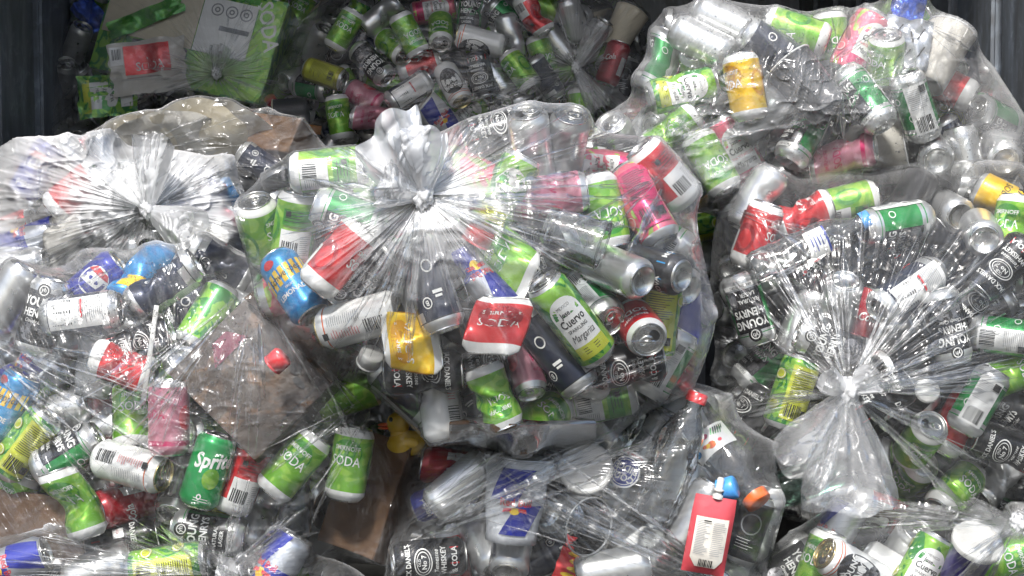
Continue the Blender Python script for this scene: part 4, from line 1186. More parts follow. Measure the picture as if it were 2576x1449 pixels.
def pr_floral(p):
    p.rect('white', -42, 42, -22, 22)
    for m_, a, b, rr in (('orange', 2, 8, 8), ('yellow', 9, 6, 5), ('magenta', 4, -10, 6), ('orange', 14, 4, 4), ('coral', -14, 8, 4), ('blue', 32, 6, 7), ('yellow', 30, -6, 5)): p.ell(m_, a, b, rr, rr * 0.75, 1)
    for k in range(5): p.quad('green', [(-30 + 4 * k, -12 - k), (-24 + 4 * k, -2 - k), (-22 + 4 * k, -2 - k), (-28 + 4 * k, -13 - k)], 1)
    for k in range(5): p.quad('navy', [(-34 + 4 * k, -16), (-30 + 4 * k, -8), (-28 + 4 * k, -8), (-32 + 4 * k, -17)], 1)
def pr_ridge(p):
    p.ell('white', 0, 0, 27, 27); p.ell('ink_blue', 0, 0, 24, 24, 1); p.ell('ink_white', 0, 0, 22, 22, 1, 0.94)
    p.text('ink_white', 'COOL', 0, 8, 16, 0.95, 0.03); p.text('ink_white', 'RIDGE', 0, -8, 16, 0.92, 0.03); p.rect('white', -27, 27, -36, -27); p.text('ink_red', 'Australian Spring', 0, -31, 6, 0.95, 0.01)
def pr_energycup(w):
    def f(p):
        for s in (0,):
            p.quad('royal', [(-w * .55 + s, 3), (w * .1 + s, 3), (w * .42 + s, 54), (-w * .25 + s, 54)]); p.quad('royal', [(w * .1 + s, -3), (w * .75 + s, -3), (w * .38 + s, -52), (-w * .28 + s, -52)])
            p.text('ink_red', 'Red Bull', s + 5, 0, 17, 0.9, 0.02); p.ell('yellow', s + 4, -13, 8, 6, 0); p.quad('ink_red', [(s - 16, -16), (s - 2, -13), (s - 1, -8), (s - 14, -9)], 1); p.quad('ink_red', [(s + 24, -16), (s + 10, -13), (s + 9, -8), (s + 22, -9)], 1)
    return f
mat('cup_silver', '#cfd2d6', 0.2, 0.35, coat=0.2)

# upper-left bag
item('A', sheet(.21, .15, 'paper_white', .012, 14, 'torn_carton', pr_soda_carton, 4), 0, 0, 1120, 500, 98, -4, 0, .02, .1, 'torn white carton panel with a red printed square', 'carton', dz=-.03)
item('A', sheet(.16, .12, 'leaf', .010, 16, 'torn_carton', pr_marg_carton, 6), 0, 0, 810, 720, 96, 0, 0, .02, .07, 'leafy green carton panel with white arched label', 'carton', dz=-.02)
item('A', box(.16, .50, .30, 'leaf', 'drinks_carton', pr_lime_carton, .006), 0, 0, 1480, 330, 76, -8, 6, .06, .10, 'lime and white drinks carton with recycling marks behind the knot', 'carton', dz=.055)
item('A', cup(.034, .044, .10, 'cream', 'cream', name='paper_cup'), 0, 0, 2400, 160, 20, 40, 0, .04, .05, 'cream paper cup at the edge of the lime carton', 'cup', late=True)
item('A', sheet(.22, .05, 'lime_deep', .01, 20, 'torn_carton', None, 9), 0, 0, 1100, 130, 112, 0, 0, .02, .08, 'dark green folded carton edge along the bag top', 'carton', late=True)
item('A', sheet(.05, .13, 'paper_white', .012, 30, 'paper_scrap', None, 12), 0, 0, 1780, 650, 75, 0, 0, .02, .05, 'white paper scrap hanging from the knot in shade', 'paper')
item('A', sheet(.20, .10, 'lime', .012, 20, 'torn_carton', None, 15), 0, 0, 2060, 540, 30, 0, 0, .02, .07, 'lime green carton scrap below the white box face', 'carton', late=True)
item('A', sheet(.10, .07, 'foil_blue', .012, 30, 'wrapper', None, 16), 0, 0, 680, 110, 40, 0, 0, .02, .05, 'dark blue crumpled wrapper at the bag edge in shade', 'wrapper', late=True)
# back bag
item('B', cup(.036, .045, .115, 'cup_silver', 'white', pr_energycup(66), name='paper_cup'), 1, 0, 735, 890, 140, 12, 0, .045, .06, 'blue and silver paper cup with red lettering in the back bag', 'cup', dz=-.02)
item('B', cup(.036, .042, .09, 'dark_paper', 'cream', name='paper_cup'), 0, 0, 2200, 850, 188, 0, 0, .04, .045, 'black paper cup with cream rims beside the wooden paddle', 'cup', dz=-.02)
item('B', cup(.035, .048, .12, 'cream', 'cream', name='paper_cup'), 1, 0, 2120, 230, 62, -10, 0, .045, .06, 'cream paper cup at the dark top of the back bag', 'cup', late=True)
item('B', cap_item(.016, .016, 'cap_red'), 0, 0, 2040, 750, 120, 40, 0, .016, .01, 'red bottle cap above the black paper cup', 'bottle cap', dz=-.02)
item('B', stick(.13, .012, .006, 'wood', 'wooden_paddle'), 0, 0, 2240, 960, 172, 0, 0, .012, .06, 'flat wooden paddle below the black paper cup', 'paddle', dz=-.06)
item('B', bottle(.03, .2, 'clear', None), 1, 0, 2010, 700, -62, 15, 0, .03, .1, 'clear empty bottle below the knot of the back bag', 'bottle', late=True)
# plates bag
for k, (zx, zy, a, mm) in enumerate(((1450, 1030, 8, 'cream'), (1250, 1090, 14, 'paper_white'), (1650, 1010, -4, 'paper_white'), (1050, 1130, 20, 'cream'))):
    item('R', sheet(.26, .19, mm, .014, 9, 'paper_plate', None, 20 + k, True), 0, 0, zx, zy, a + 90, 42, 0, .02, .05, ['cream paper plate lying flattest, above the crumpled white bag', 'white paper plate under the cream one, edge on', 'white paper plate nearest the kraft box, edge on', 'cream paper plate nearest the pink scrap'][k], 'plate', dz=.01 * k)
item('R', box(.15, .14, .09, 'kraft', 'kraft_box'), 0, 0, 2130, 1120, 72, -20, 24, .06, .06, 'brown kraft box behind the black and silver can', 'box', dz=.03, late=True)
item('R', sheet(.07, .05, 'coral', .012, 30, 'paper_scrap', None, 31), 0, 0, 690, 1130, 20, 0, 0, .02, .03, 'pink crumpled paper scrap left of the paper plates', 'paper')
# milky left bag
item('D', cup(.036, .048, .12, 'cream', 'cream', name='paper_cup'), 0, 1, 1500, 380, 160, -10, 0, .045, .06, 'cream paper cup under the milky film beside the knot', 'cup')
item('D', cup(.034, .044, .10, 'paper_white', 'white', name='paper_cup'), 0, 1, 560, 330, 20, 20, 0, .045, .06, 'white paper cup under the pleats of the milky bag', 'cup')
item('D', sheet(.25, .16, 'paper_white', .02, 16, 'paper_bag', None, 33), 0, 1, 300, 640, 10, 0, 0, .03, .05, 'white crumpled paper under the milky bag at the left', 'paper', late=True)
# middle bag
item('E', cap_item(.018, .022, 'cap_white'), 1, 1, 220, 1250, 60, 40, 0, .018, .012, 'round white cap below the white can in the middle bag', 'bottle cap', dz=-.01)
item('E', cap_item(.021, .022, 'cap_red'), 1, 1, 1040, 330, 60, 10, 0, .02, .012, 'red bottle cap above the crushed lime can', 'bottle cap')
item('E', stick(.11, .014, .006, 'wood', 'wooden_wedge'), 1, 1, 2080, 860, 62, 0, 0, .012, .07, 'tan wooden wedge between the open lids of the middle bag', 'wedge', late=True)
item('E', cup(.030, .038, .09, 'clear', 'clear', name='clear_cup'), 1, 1, 1760, 330, -20, 10, 0, .036, .045, 'clear plastic tumbler beside the black whiskey can', 'cup')
item('E', bottle(.028, .16, 'clear', None), 1, 1, 1330, 730, 150, 0, 0, .028, .08, 'clear empty bottle behind the flattened red can', 'bottle', late=True)
# right bag
item('F', bottle(.034, .22, 'clear', 'cap_blue', printer=lambda p: (p.rect('white', -26, 26, -10, 26), p.rect('ink_blue', -26, 26, 24, 28), p.lines('ink_blue', -20, -6, 40, 24, 6, 2)), crumple=.12), 2, 1, 960, 400, 24, 0, 0, .034, .1, 'clear crumpled bottle with white and blue label', 'bottle')
item('F', bottle(.036, .22, 'clear_green', None, crumple=.14), 2, 2, 800, 780, 20, 0, 0, .036, .1, 'pale green crumpled bottle behind the hanging knot', 'bottle', late=True)
item('F', cap_item(.020, .004, 'cap_white', 'printed_disc'), 2, 2, 1850, 50, 90, 70, 0, .02, .004, 'small round white disc beside the hanging knot', 'disc', dz=-.03)
item('F', bottle(.034, .20, 'glass_dark', None, crumple=.12), 2, 1, 1350, 560, 60, 0, 0, .034, .1, 'dark clear crumpled bottle above the dome-based can', 'bottle', late=True)
item('F', bottle(.034, .20, 'clear', None, crumple=.12), 2, 1, 2060, 480, 40, 0, 0, .034, .1, 'clear crumpled bottle behind the two silver can bases', 'bottle', dz=.03, late=True)
# upper right bag
item('C', cup(.037, .047, .125, 'dark_paper', 'white', name='paper_cup', inner='dark_paper'), 2, 0, 960, 670, 128, -14, 0, .047, .06, 'large black paper cup with white rim in the upper right bag', 'cup', dz=-.01)
item('C', cup(.030, .045, .12, 'cloudy', 'white', None, .12, name='plastic_cup'), 2, 0, 610, 850, 50, 10, 0, .044, .06, 'translucent white plastic cup touching the yellow can', 'cup')
item('C', cup(.034, .046, .125, 'paper_white', 'white', name='paper_cup'), 2, 0, 1930, 440, 62, -16, 0, .048, .07, 'tall white paper cup above the red can at the bag edge', 'cup', dz=.01)
item('C', cup(.040, .056, .13, 'paper_white', 'white', name='paper_cup'), 2, 0, 1430, 1110, 8, 20, 0, .05, .065, 'white paper cup lying behind the pale pink can', 'cup', late=True)
item('C', sheet(.11, .06, 'foil_blue', .012, 40, 'foil_wrapper', None, 41), 2, 0, 1690, 165, 172, 0, 0, .02, .05, 'bright blue foil wrapper at the top of the bag', 'wrapper')
item('C', sheet(.09, .09, 'silverpaint', .012, 26, 'printed_wrapper', lambda p: [p.quad('ink', [(x, z), (x + 4, z + 2), (x + 6 + dx, z + 22), (x + 3 + dx, z + 22)], 0) for x, z, dx in ((-34, -30, 8), (-20, -6, -9), (-6, -34, 10), (8, 0, -8), (20, -26, 8), (-28, 10, 12), (16, 8, 8))], 43), 2, 0, 1690, 320, 80, 0, 0, .02, .04, 'pale wrapper with black line print beside the tall cup', 'wrapper', dz=.02, late=True)
# lower left bag
item('G', box(.13, .20, .185, 'kraft_stained', 'cardboard_box', pr_box, .0025, [(.198, .05, 0, .10, -0.5)]), 0, 1, 1950, 1440, 45, -10, 8, .07, .10, 'stained wet cardboard box with black marks', 'box', dz=0.0)
item('G', cap_item(.017, .022, 'cap_red'), 0, 1, 2100, 1270, 40, 10, 0, .017, .012, 'red bottle cap lying on the stained cardboard box', 'bottle cap', dz=-.05, fixed=2.545)
item('G', duck(), 1, 2, 490, 375, 92, 0, 0, .03, .04, 'yellow rubber duck with orange beak', 'rubber duck', dz=.004)
item('G', box(.10, .11, .20, 'kraft', 'kraft_bag', None, .012), 1, 2, 260, 850, 72, -6, 20, .05, .10, 'brown kraft paper bag below the rubber duck', 'paper bag', dz=.01, late=True)
item('G', box(.08, .26, .13, 'kraft', 'kraft_bag', None, .012), 0, 2, 470, 1160, 80, -6, 0, .05, .06, 'brown kraft paper under the crushed lime can', 'paper bag', dz=.06, late=True)
item('G', bottle(.037, .20, 'glass_dark', None, crumple=.12), 0, 2, 2190, 1080, 75, 0, 0, .037, .1, 'dark clear crumpled bottle beside the kraft bag', 'bottle', late=True)
item('G', cap_item(.021, .004, 'cap_white', 'printed_disc'), 0, 1, 2455, 1370, 90, 72, 0, .021, .004, 'round white disc with blue print right of the box', 'disc', dz=-.01)
item('G', cup(.030, .040, .10, 'cloudy', 'clear', None, .1, name='plastic_cup'), 0, 1, 730, 1320, 80, 0, 0, .04, .05, 'cloudy plastic cup beside the crushed red can', 'cup', late=True)
item('G', stick(.16, .004, .004, 'cap_white', 'drinking_straw'), 0, 1, 1130, 1230, 82, 0, 0, .006, .08, 'thin white drinking straw left of the cardboard box', 'straw')
# bottom middle bag
item('I', cup(.042, .055, .135, 'cup_silver', 'cup_silver', pr_energycup(72), .10, name='paper_cup'), 1, 2, 1310, 870, 84, 0, 4, .05, .065, 'crumpled blue and silver cup with red lettering, bottom middle', 'cup', dz=-.02)
item('I', cup(.036, .047, .10, 'clear', 'cloudy', name='clear_cup'), 1, 2, 1720, 1020, -12, 52, 0, .046, .05, 'clear plastic cup with its mouth facing out', 'cup')
item('I', cup(.03, .040, .08, 'paper_white', 'white', lid='cap_white', name='lidded_cup'), 1, 2, 1850, 690, 100, 66, 0, .045, .04, 'white lidded cup seen lid on, above the clear cup', 'cup')
item('I', bottle(.044, .25, 'clear', 'cap_white', printer=pr_ridge, crumple=.08), 1, 2, 2190, 700, -118, 6, -26, .043, .12, 'clear water bottle with round blue label', 'bottle', dz=-.02)
item('I', bottle(.04, .22, 'clear', 'cap_red', printer=None, crumple=.1), 2, 2, -60, 560, 70, 0, 0, .04, .1, 'clear bottle with small red cap above the water bottle', 'bottle', late=True)
item('I', bottle(.042, .24, 'clear', 'cap_orange', neck=.019, printer=pr_floral, crumple=.06), 2, 2, 240, 480, -52, 28, 0, .042, .12, 'clear juice bottle with flowery white label and orange cap', 'bottle', dz=-.02)
item('I', pouch(), 2, 2, 200, 1140, 80, 4, 0, .02, .09, 'red drink pouch with white label and spout', 'pouch', loose=True)
item('I', cap_item(.018, .026, 'cap_blue'), 2, 2, 345, 790, 20, 20, 0, .018, .013, 'light blue bottle cap beside the pouch spout', 'bottle cap', loose=True)
item('I', bottle(.028, .17, 'clear', None, printer=lambda p: (p.rect('white', -20, 20, -20, 24), p.bars('ink', -16, -16, 32, 34))), 1, 2, 2080, 1160, 30, 0, 0, .028, .08, 'clear bottle with barcode label right of the clear cup', 'bottle', late=True)
item('I', sheet(.05, .08, 'red', .008, 40, 'snack_wrapper', lambda p: [p.ell('yellow', 8 * math.sin(k), -24 + 12 * k, 14, 4) for k in range(5)], 51), 1, 2, 1750, 1340, 70, 0, 0, .02, .04, 'red and yellow crinkled snack wrapper', 'wrapper')
item('I', bottle(.03, .18, 'glass_dark', None), 2, 2, 530, 780, 70, 0, 0, .03, .09, 'dark bottle beside the orange capped bottle', 'bottle', late=True)
# bottom-right bag
item('J', cup(.030, .038, .10, 'purple', 'white', lid='cap_white', name='lidded_cup'), 2, 2, 2150, 1340, 78, 40, 0, .048, .05, 'purple cup with white lid, bottom right', 'cup', dz=-.02)
item('J', bottle(.032, .22, 'clear', None), 2, 2, 1520, 1420, 8, 0, 0, .032, .1, 'clear bottle lying along the bottom-right edge', 'bottle', late=True)
item('J', bottle(.032, .20, 'clear_green', None, crumple=.12), 2, 2, 2420, 1480, 8, 0, 0, .032, .1, 'pale green bottle at the bottom-right edge', 'bottle', late=True)
# ------------------------------------------------------------------ pack the listed cans
RECS = []
def pack_cans(key):
    bg = BAGS[key]
    for i, ln in enumerate(CANS[key].strip().splitlines()):
        f = ln.split(); des, c, r, zx, zy, ang, tilt, roll = f[0], *map(float, f[1:8]); dk = f[8]; size = f[9]
        if dk == 'skip': continue
        if dk in '-k': dk = ''
        if not dk and i > (12 if key in 'GC' else 8) and abs(tilt) < 46:
            q_ = random.Random(i * 7 + ord(key) * 3).random() * (1 if i > 16 else .74) + (0 if i > 16 else .26); dk = 'a' if q_ < .08 else 'b' if q_ < .13 else 'c' if q_ < .21 else 'd' if q_ < .25 else 'e' if q_ < .5 else 'g' if q_ < .75 else ''
        px, py = 858.67 * c + zx / 3.0, 483 * r + zy / 3.0
        root = build_can(des, size, dk, tilt, opened=(i % 5 != 3)); R, L = SIZES[size]
        thin = 0.4 if dk == 'f' else 1.0
        jit = random.Random(i * 31 + ord(key))
        Bm, pos, d = place(bg, root, px, py, ang, tilt, roll, can_spheres(R, L, dk), lambda B_: R * thin * math.cos(rad(tilt)) + L / 2 * abs(math.sin(rad(tilt))), jit.uniform(0, 0.006))
        if tilt > 20: pass
        bg.note(can_samples(R, L, dk) @ Bm.T + pos)
        RECS.append(dict(o=root, des=des, dk=dk, tilt=tilt, key=key, px=px, py=py))
for k in CANS: pack_cans(k)
for a in LATE: put_item(*a)

# ------------------------------------------------------------------ the rest of each bag's load: cans jumbled deeper inside
PAL = {'E': ['lime', 'leaf', 'charcoal', 'black', 'navy', 'black', 'pearl', 'melon'], 'F': ['alu', 'navy', 'black', 'pearl', 'charcoal', 'charcoal'], 'C': ['pearl', 'lime', 'leaf', 'white', 'alu', 'navy', 'melon'],  # many dark cans in E and F put shade into the gaps by colour
       'B': ['lime', 'charcoal', 'alu', 'leaf', 'navy', 'pearl'], 'G': ['pearl', 'lime', 'leaf', 'white', 'alu', 'silverpaint', 'charcoal'], 'H': ['pearl', 'alu', 'leaf'], 'I': ['alu', 'pearl', 'white', 'paper_white', 'silverpaint', 'charcoal'],
       'J': ['alu', 'pearl', 'lime', 'white'], 'A': ['charcoal', 'alu', 'navy', 'lime'], 'R': ['kraft', 'charcoal', 'cream'], 'D': ['white', 'pearl', 'alu', 'paper_white', 'silverpaint'], 'K': ['yellow', 'charcoal', 'alu', 'lime']}
WHAT = dict(E='knotted middle bag', F='hanging-knot right bag', C='upper right bag', B='shaded back bag', G='lower left bag', H='bottom-left corner bag', I='bottom middle bag', J='bottom-right corner bag', A='shaded upper-left bag', R='bag of paper plates', D='crumpled white bag', K='gap between the bags')
for key, bg in BAGS.items():
    r = random.Random(ord(key)); R, L = SIZES['m']; h = L / 2
    cv, cf, cr = lathe([(0, -h + .009), (.017, -h + .006), (.0235, -h), (.0262, -h + .003), (R, -h + .012), (R, -h + .022), (R, h - .024), (R, h - .0145), (.027, h - .003), (.0262, h), (.0238, h - .006), (.021, h - .004), (0, h - .004)], 22)
    pal = [p if p in MATS else 'green' for p in PAL[key]]; mats = list(dict.fromkeys(pal + ['alu', 'pearl']))
    Vs, Fs, Ms = [], [], []; nb = 0
    step = 66 * 3.0 / bg.D0; x0, y0 = bg.poly.min(0); x1, y1 = bg.poly.max(0)
    for layer in range(2):
        yy = max(y0, -60) + step / 2
        while yy < min(y1, 1510):
            xx = max(x0, -60) + step / 2
            while xx < min(x1, 2640):
                px, py = xx + r.uniform(-22, 22), yy + r.uniform(-22, 22)
                xx += step
                if bg.rho(px, py) > 0.86: continue
                ang, tilt, roll = r.uniform(0, 360), r.choice((0, 0, 20, -30, 45, -50)), 0
                Bm, pos, d = place(bg, None, px, py, ang, tilt, roll, can_spheres(R, L, ''), lambda B_: R * math.cos(rad(tilt)) + h * abs(math.sin(rad(tilt))), 0.046 + 0.05 * layer)
                if d > bg.D0 + bg.back * 0.8: bg.sph = bg.sph[:-5]; continue
                W = cv @ Bm.T + pos; Vs.append(W); Fs += [tuple(i + nb for i in f) for f in cf]; nb += len(W)
                bm_ = mats.index(r.choice(pal)); Ms += [mats.index('alu') if (q < 3 or q > 7) else mats.index('pearl') if q in (3, 7) else bm_ for q in cr]
            yy += step
    if Vs:
        W = np.concatenate(Vs); bg.note(W)
        tag(ob('jumbled_cans', mesh('jumbled_cans', W, Fs, mats, Ms)), 'jumble of half-hidden cans deep inside the ' + WHAT[key], 'cans', kind='stuff')

# ------------------------------------------------------------------ film: a membrane stretched over the load, pleated towards its knot
def enclose(bg):
    """let the outline take in everything packed in the bag"""
    for c, nm in ((bg.knot, 'rk'), (bg.cen, 'rc')):
        g, R = getattr(bg, nm); R = R.copy(); need = np.zeros(721)
        for pts in bg.pts:
            px, py, d = proj(pts); a = np.arctan2(py - c[1], px - c[0]); r = np.hypot(px - c[0], py - c[1]) + 7
            k = np.round((a + math.pi) / (2 * math.pi) * 720).astype(int)
            np.maximum.at(need, k, r)
        need[0] = need[720] = max(need[0], need[720])
        q = np.maximum(need, R)
        for it in range(3):                              # a taut edge: bridge between what sticks out
            e = np.r_[q[-13:-1], q, q[1:13]]; k = np.ones(13) / 13
            q = np.maximum(np.convolve(e, k, 'same')[12:-12], np.maximum(need, R * 0.97))
        setattr(bg, nm, (g, q))
def membrane(bg):
    enclose(bg)
    st = 5.0; x0, y0 = np.maximum(bg.poly.min(0), (-140, -120)) - 10; x1, y1 = np.minimum(bg.poly.max(0), (2760, 1760)) + 10
    nx, ny = int((x1 - x0) / st) + 1, int((y1 - y0) / st) + 1
    gx, gy = np.meshgrid(x0 + st * np.arange(nx), y0 + st * np.arange(ny))
    obs = np.full((ny, nx), -0.03)
    for pts in bg.pts:
        px, py, d = proj(pts); i = np.round((px - x0) / st).astype(int); j = np.round((py - y0) / st).astype(int)
        hh = bg.D0 - d + 0.0035
        for di in (-1, 0, 1):
            for dj in (-1, 0, 1):
                ii, jj = i + di, j + dj; ok = (ii >= 0) & (ii < nx) & (jj >= 0) & (jj < ny)
                np.maximum.at(obs, (jj[ok], ii[ok]), hh[ok])
    inside = bg.rho(gx, gy, bg.knot) < 1.0
    obs = np.where(inside, obs, -0.02)
    dk = np.hypot(gx - bg.knot[0], gy - bg.knot[1])
    if bg.lift:
        core = dk < 16
        base = bg.D0 - 0
    # coarse to fine obstacle problem
    H = None
    for f in (4, 2, 1):
        o_ = obs[::f, ::f]; m_ = inside[::f, ::f]
        if f > 1:                                    # keep the peaks when thinning
            for a in range(f):
                for b in range(f):
                    q = obs[a::f, b::f]; hh_, ww_ = min(q.shape[0], o_.shape[0]), min(q.shape[1], o_.shape[1])
                    o_ = o_.copy(); o_[:hh_, :ww_] = np.maximum(o_[:hh_, :ww_], q[:hh_, :ww_])
        if H is None: H = np.maximum(o_, 0)
        else:
            yi = np.clip(np.arange(o_.shape[0]) // 2, 0, H.shape[0] - 1); xi = np.clip(np.arange(o_.shape[1]) // 2, 0, H.shape[1] - 1)
            H = H[np.ix_(yi, xi)]
        for it in range({4: 260, 2: 160, 1: 110}[f]):
            Pd = np.pad(H, 1, mode='edge')
            A_ = 0.25 * (Pd[:-2, 1:-1] + Pd[2:, 1:-1] + Pd[1:-1, :-2] + Pd[1:-1, 2:]) + bg.press * f * f
            H = np.where(m_, np.maximum(o_, A_), 0.0)
    bg.grid = (x0, y0, st, H)
def h_at(bg, px, py):
    x0, y0, st, H = bg.grid; u = np.clip((px - x0) / st, 0, H.shape[1] - 1.001); v = np.clip((py - y0) / st, 0, H.shape[0] - 1.001)
    i = u.astype(int); j = v.astype(int); fu, fv = u - i, v - j
    return (H[j, i] * (1 - fu) + H[j, i + 1] * fu) * (1 - fv) + (H[j + 1, i] * (1 - fu) + H[j + 1, i + 1] * fu) * fv

def film_mesh(bg):
    bg.kr = {'E': 112, 'F': 52, 'D': 120, 'A': 60, 'B': 60}.get(bg.key, 45)
    membrane(bg)
    g, R = bg.rk; NP, NR = 620, 110
    ph = np.linspace(-math.pi, math.pi, NP, endpoint=False); Rp = np.interp(ph, g, R)
    rho = np.linspace(0, 1, NR + 1)[1:] ** 1.12
    PHI, RHO = np.meshgrid(ph, rho); dpx = RHO * Rp[None, :]
    px = bg.knot[0] + dpx * np.cos(PHI); py = bg.knot[1] + dpx * np.sin(PHI)
    h = h_at(bg, px, py)
    c, s = np.cos(PHI), np.sin(PHI); sd_ = bg.seed
    rid = lambda n: np.clip(1 - np.abs(n) * 1.6, 0, 1)
    r1 = rid(vnoise(c * 9 + RHO * .8, s * 9 - RHO * .6, sd_)) ** 2; r2 = rid(vnoise(c * 21 + RHO * 1.6, s * 21 - RHO, sd_ + 1)) ** 2; r3 = rid(vnoise(c * 40 + RHO * 1.2, s * 40 + RHO * .8, sd_ + 2)) ** 2
    near = np.exp(-dpx / 190.0) * (1 - np.exp(-dpx / 22.0)); edge = np.clip((1 - RHO) / 0.06, 0, 1)
    sect = np.clip(0.55 + 0.9 * vnoise(c * 1.6 + 4, s * 1.6, sd_ + 12) + 0.3 * vnoise(c * 5, s * 5 + 3, sd_ + 13), 0.08, 1.5)
    if not bg.kh:
        near = near * 0; al = bg.seed * 0.9; wx = px + 70 * vnoise(px / 300, py / 300, sd_ + 9); wy = py + 70 * vnoise(px / 300 + 7, py / 300, sd_ + 9)
        uu = (wx * math.cos(al) + wy * math.sin(al)); vv = (wy * math.cos(al) - wx * math.sin(al))
        far = rid(vnoise(uu / 34, vv / 420, sd_ + 14)) ** 3 * np.clip(0.5 + 1.2 * vnoise(px / 160, py / 160, sd_ + 15), 0, 1.4) * 0.0062
    else: far = (r2 ** 4 * 0.0042 + r1 ** 6 * 0.005) * sect
    h = h + far * edge
    h = h + bg.pleat * edge * (near * (0.4 + 0.6 * sect) * (0.006 * r1 + 0.0035 * r2 + 0.001 * r3) + 0.0014 * r2 * r1 + 0.0003 * r3)
    q1 = rid(vnoise(px / 62 + 40, py / 62, sd_ + 5)) ** 3; q2 = rid(vnoise(px / 27, py / 27 + 9, sd_ + 6)) ** 3
    h = h + edge * (0.0048 * q1 + 0.0026 * q2) * {'film_cloudy': 2.0, 'film_plain': 1.45}.get(bg.film, 1.0)
    if bg.lift: h = h + bg.lift * np.exp(-(dpx / 125.0) ** 1.2) * edge
    front = P(px, py, bg.D0 - h).reshape(-1, 3)
    up = 0.35 + 0.65 * np.clip(0.5 - 1.2 * s, 0, 1); KR = bg.kr * (0.5 + 0.5 * up)  # more haze above the knot: sunlit upper side painted into the film
    hz = bg.haze * (0.75 + 0.9 * r2 * r3 + 0.5 * q1) + 7 * far * (0.4 + 0.6 * r3) + bg.kh * (np.exp(-dpx / KR) * (0.6 + 0.4 * r1) * (0.7 + 0.3 * sect) + 0.16 * np.exp(-dpx / 200.0) * r2 ** 2 * sect * up)
    hz = np.clip(hz + 0.26 * np.exp(-(1 - RHO) / 0.02), 0, 1)
    kd = bg.D0 - float(h[0].mean()); bg.kd = kd; bg.fh = (ph, rho, h)
    # back half
    NB = 8; rb = np.linspace(1, 0, NB + 1)[1:-1]; PB, RB = np.meshgrid(ph, rb); d2 = RB * Rp[None, :]
    bx = bg.knot[0] + d2 * np.cos(PB); by = bg.knot[1] + d2 * np.sin(PB)
    back = P(bx, by, bg.D0 + bg.back * np.sqrt(1 - RB ** 2)).reshape(-1, 3)
    tip0 = P(bg.knot[0], bg.knot[1], kd - 0.004)[None]; tip1 = P(bg.knot[0], bg.knot[1], bg.D0 + bg.back)[None]
    V = np.r_[front, back, tip0, tip1]; rows = NR + len(rb)
    j, i = np.meshgrid(np.arange(rows - 1), np.arange(NP), indexing='ij'); i2 = (i + 1) % NP
    F = np.stack([j * NP + i, j * NP + i2, (j + 1) * NP + i2, (j + 1) * NP + i], -1).reshape(-1, 4).tolist()
    n0 = len(front) + len(back); last = (rows - 1) * NP
    F += [(n0, (k + 1) % NP, k) for k in range(NP)] + [(last + k, last + (k + 1) % NP, n0 + 1) for k in range(NP)]
    me = mesh('bag_film', V, F, [bg.film])
    a = me.attributes.new('haze', 'FLOAT', 'POINT'); a.data.foreach_set('value', np.r_[hz.ravel(), np.full(len(back), bg.haze * .6), [min(1, bg.haze + bg.kh)], [bg.haze]].astype(np.float32))
    fv = np.zeros((len(V), 3), np.float32); fv[:len(front)] = np.stack([c, s, RHO], -1).reshape(-1, 3)
    if not bg.kh:                                    # no knot in view: creases run across the bag
        fv[:len(front)] = np.stack([uu / 260, np.full_like(px, 0.3), vv / 330], -1).reshape(-1, 3)
    fv[len(front):n0] = np.stack([np.cos(PB), np.sin(PB), 2 - RB], -1).reshape(-1, 3)
    a = me.attributes.new('fold', 'FLOAT_VECTOR', 'POINT'); a.data.foreach_set('vector', fv.ravel())
    o = ob('plastic_bag', me); tag(o, bg.label, 'plastic bag', 'clear plastic bags heaped in the container')
    bg.obj = o
    return o

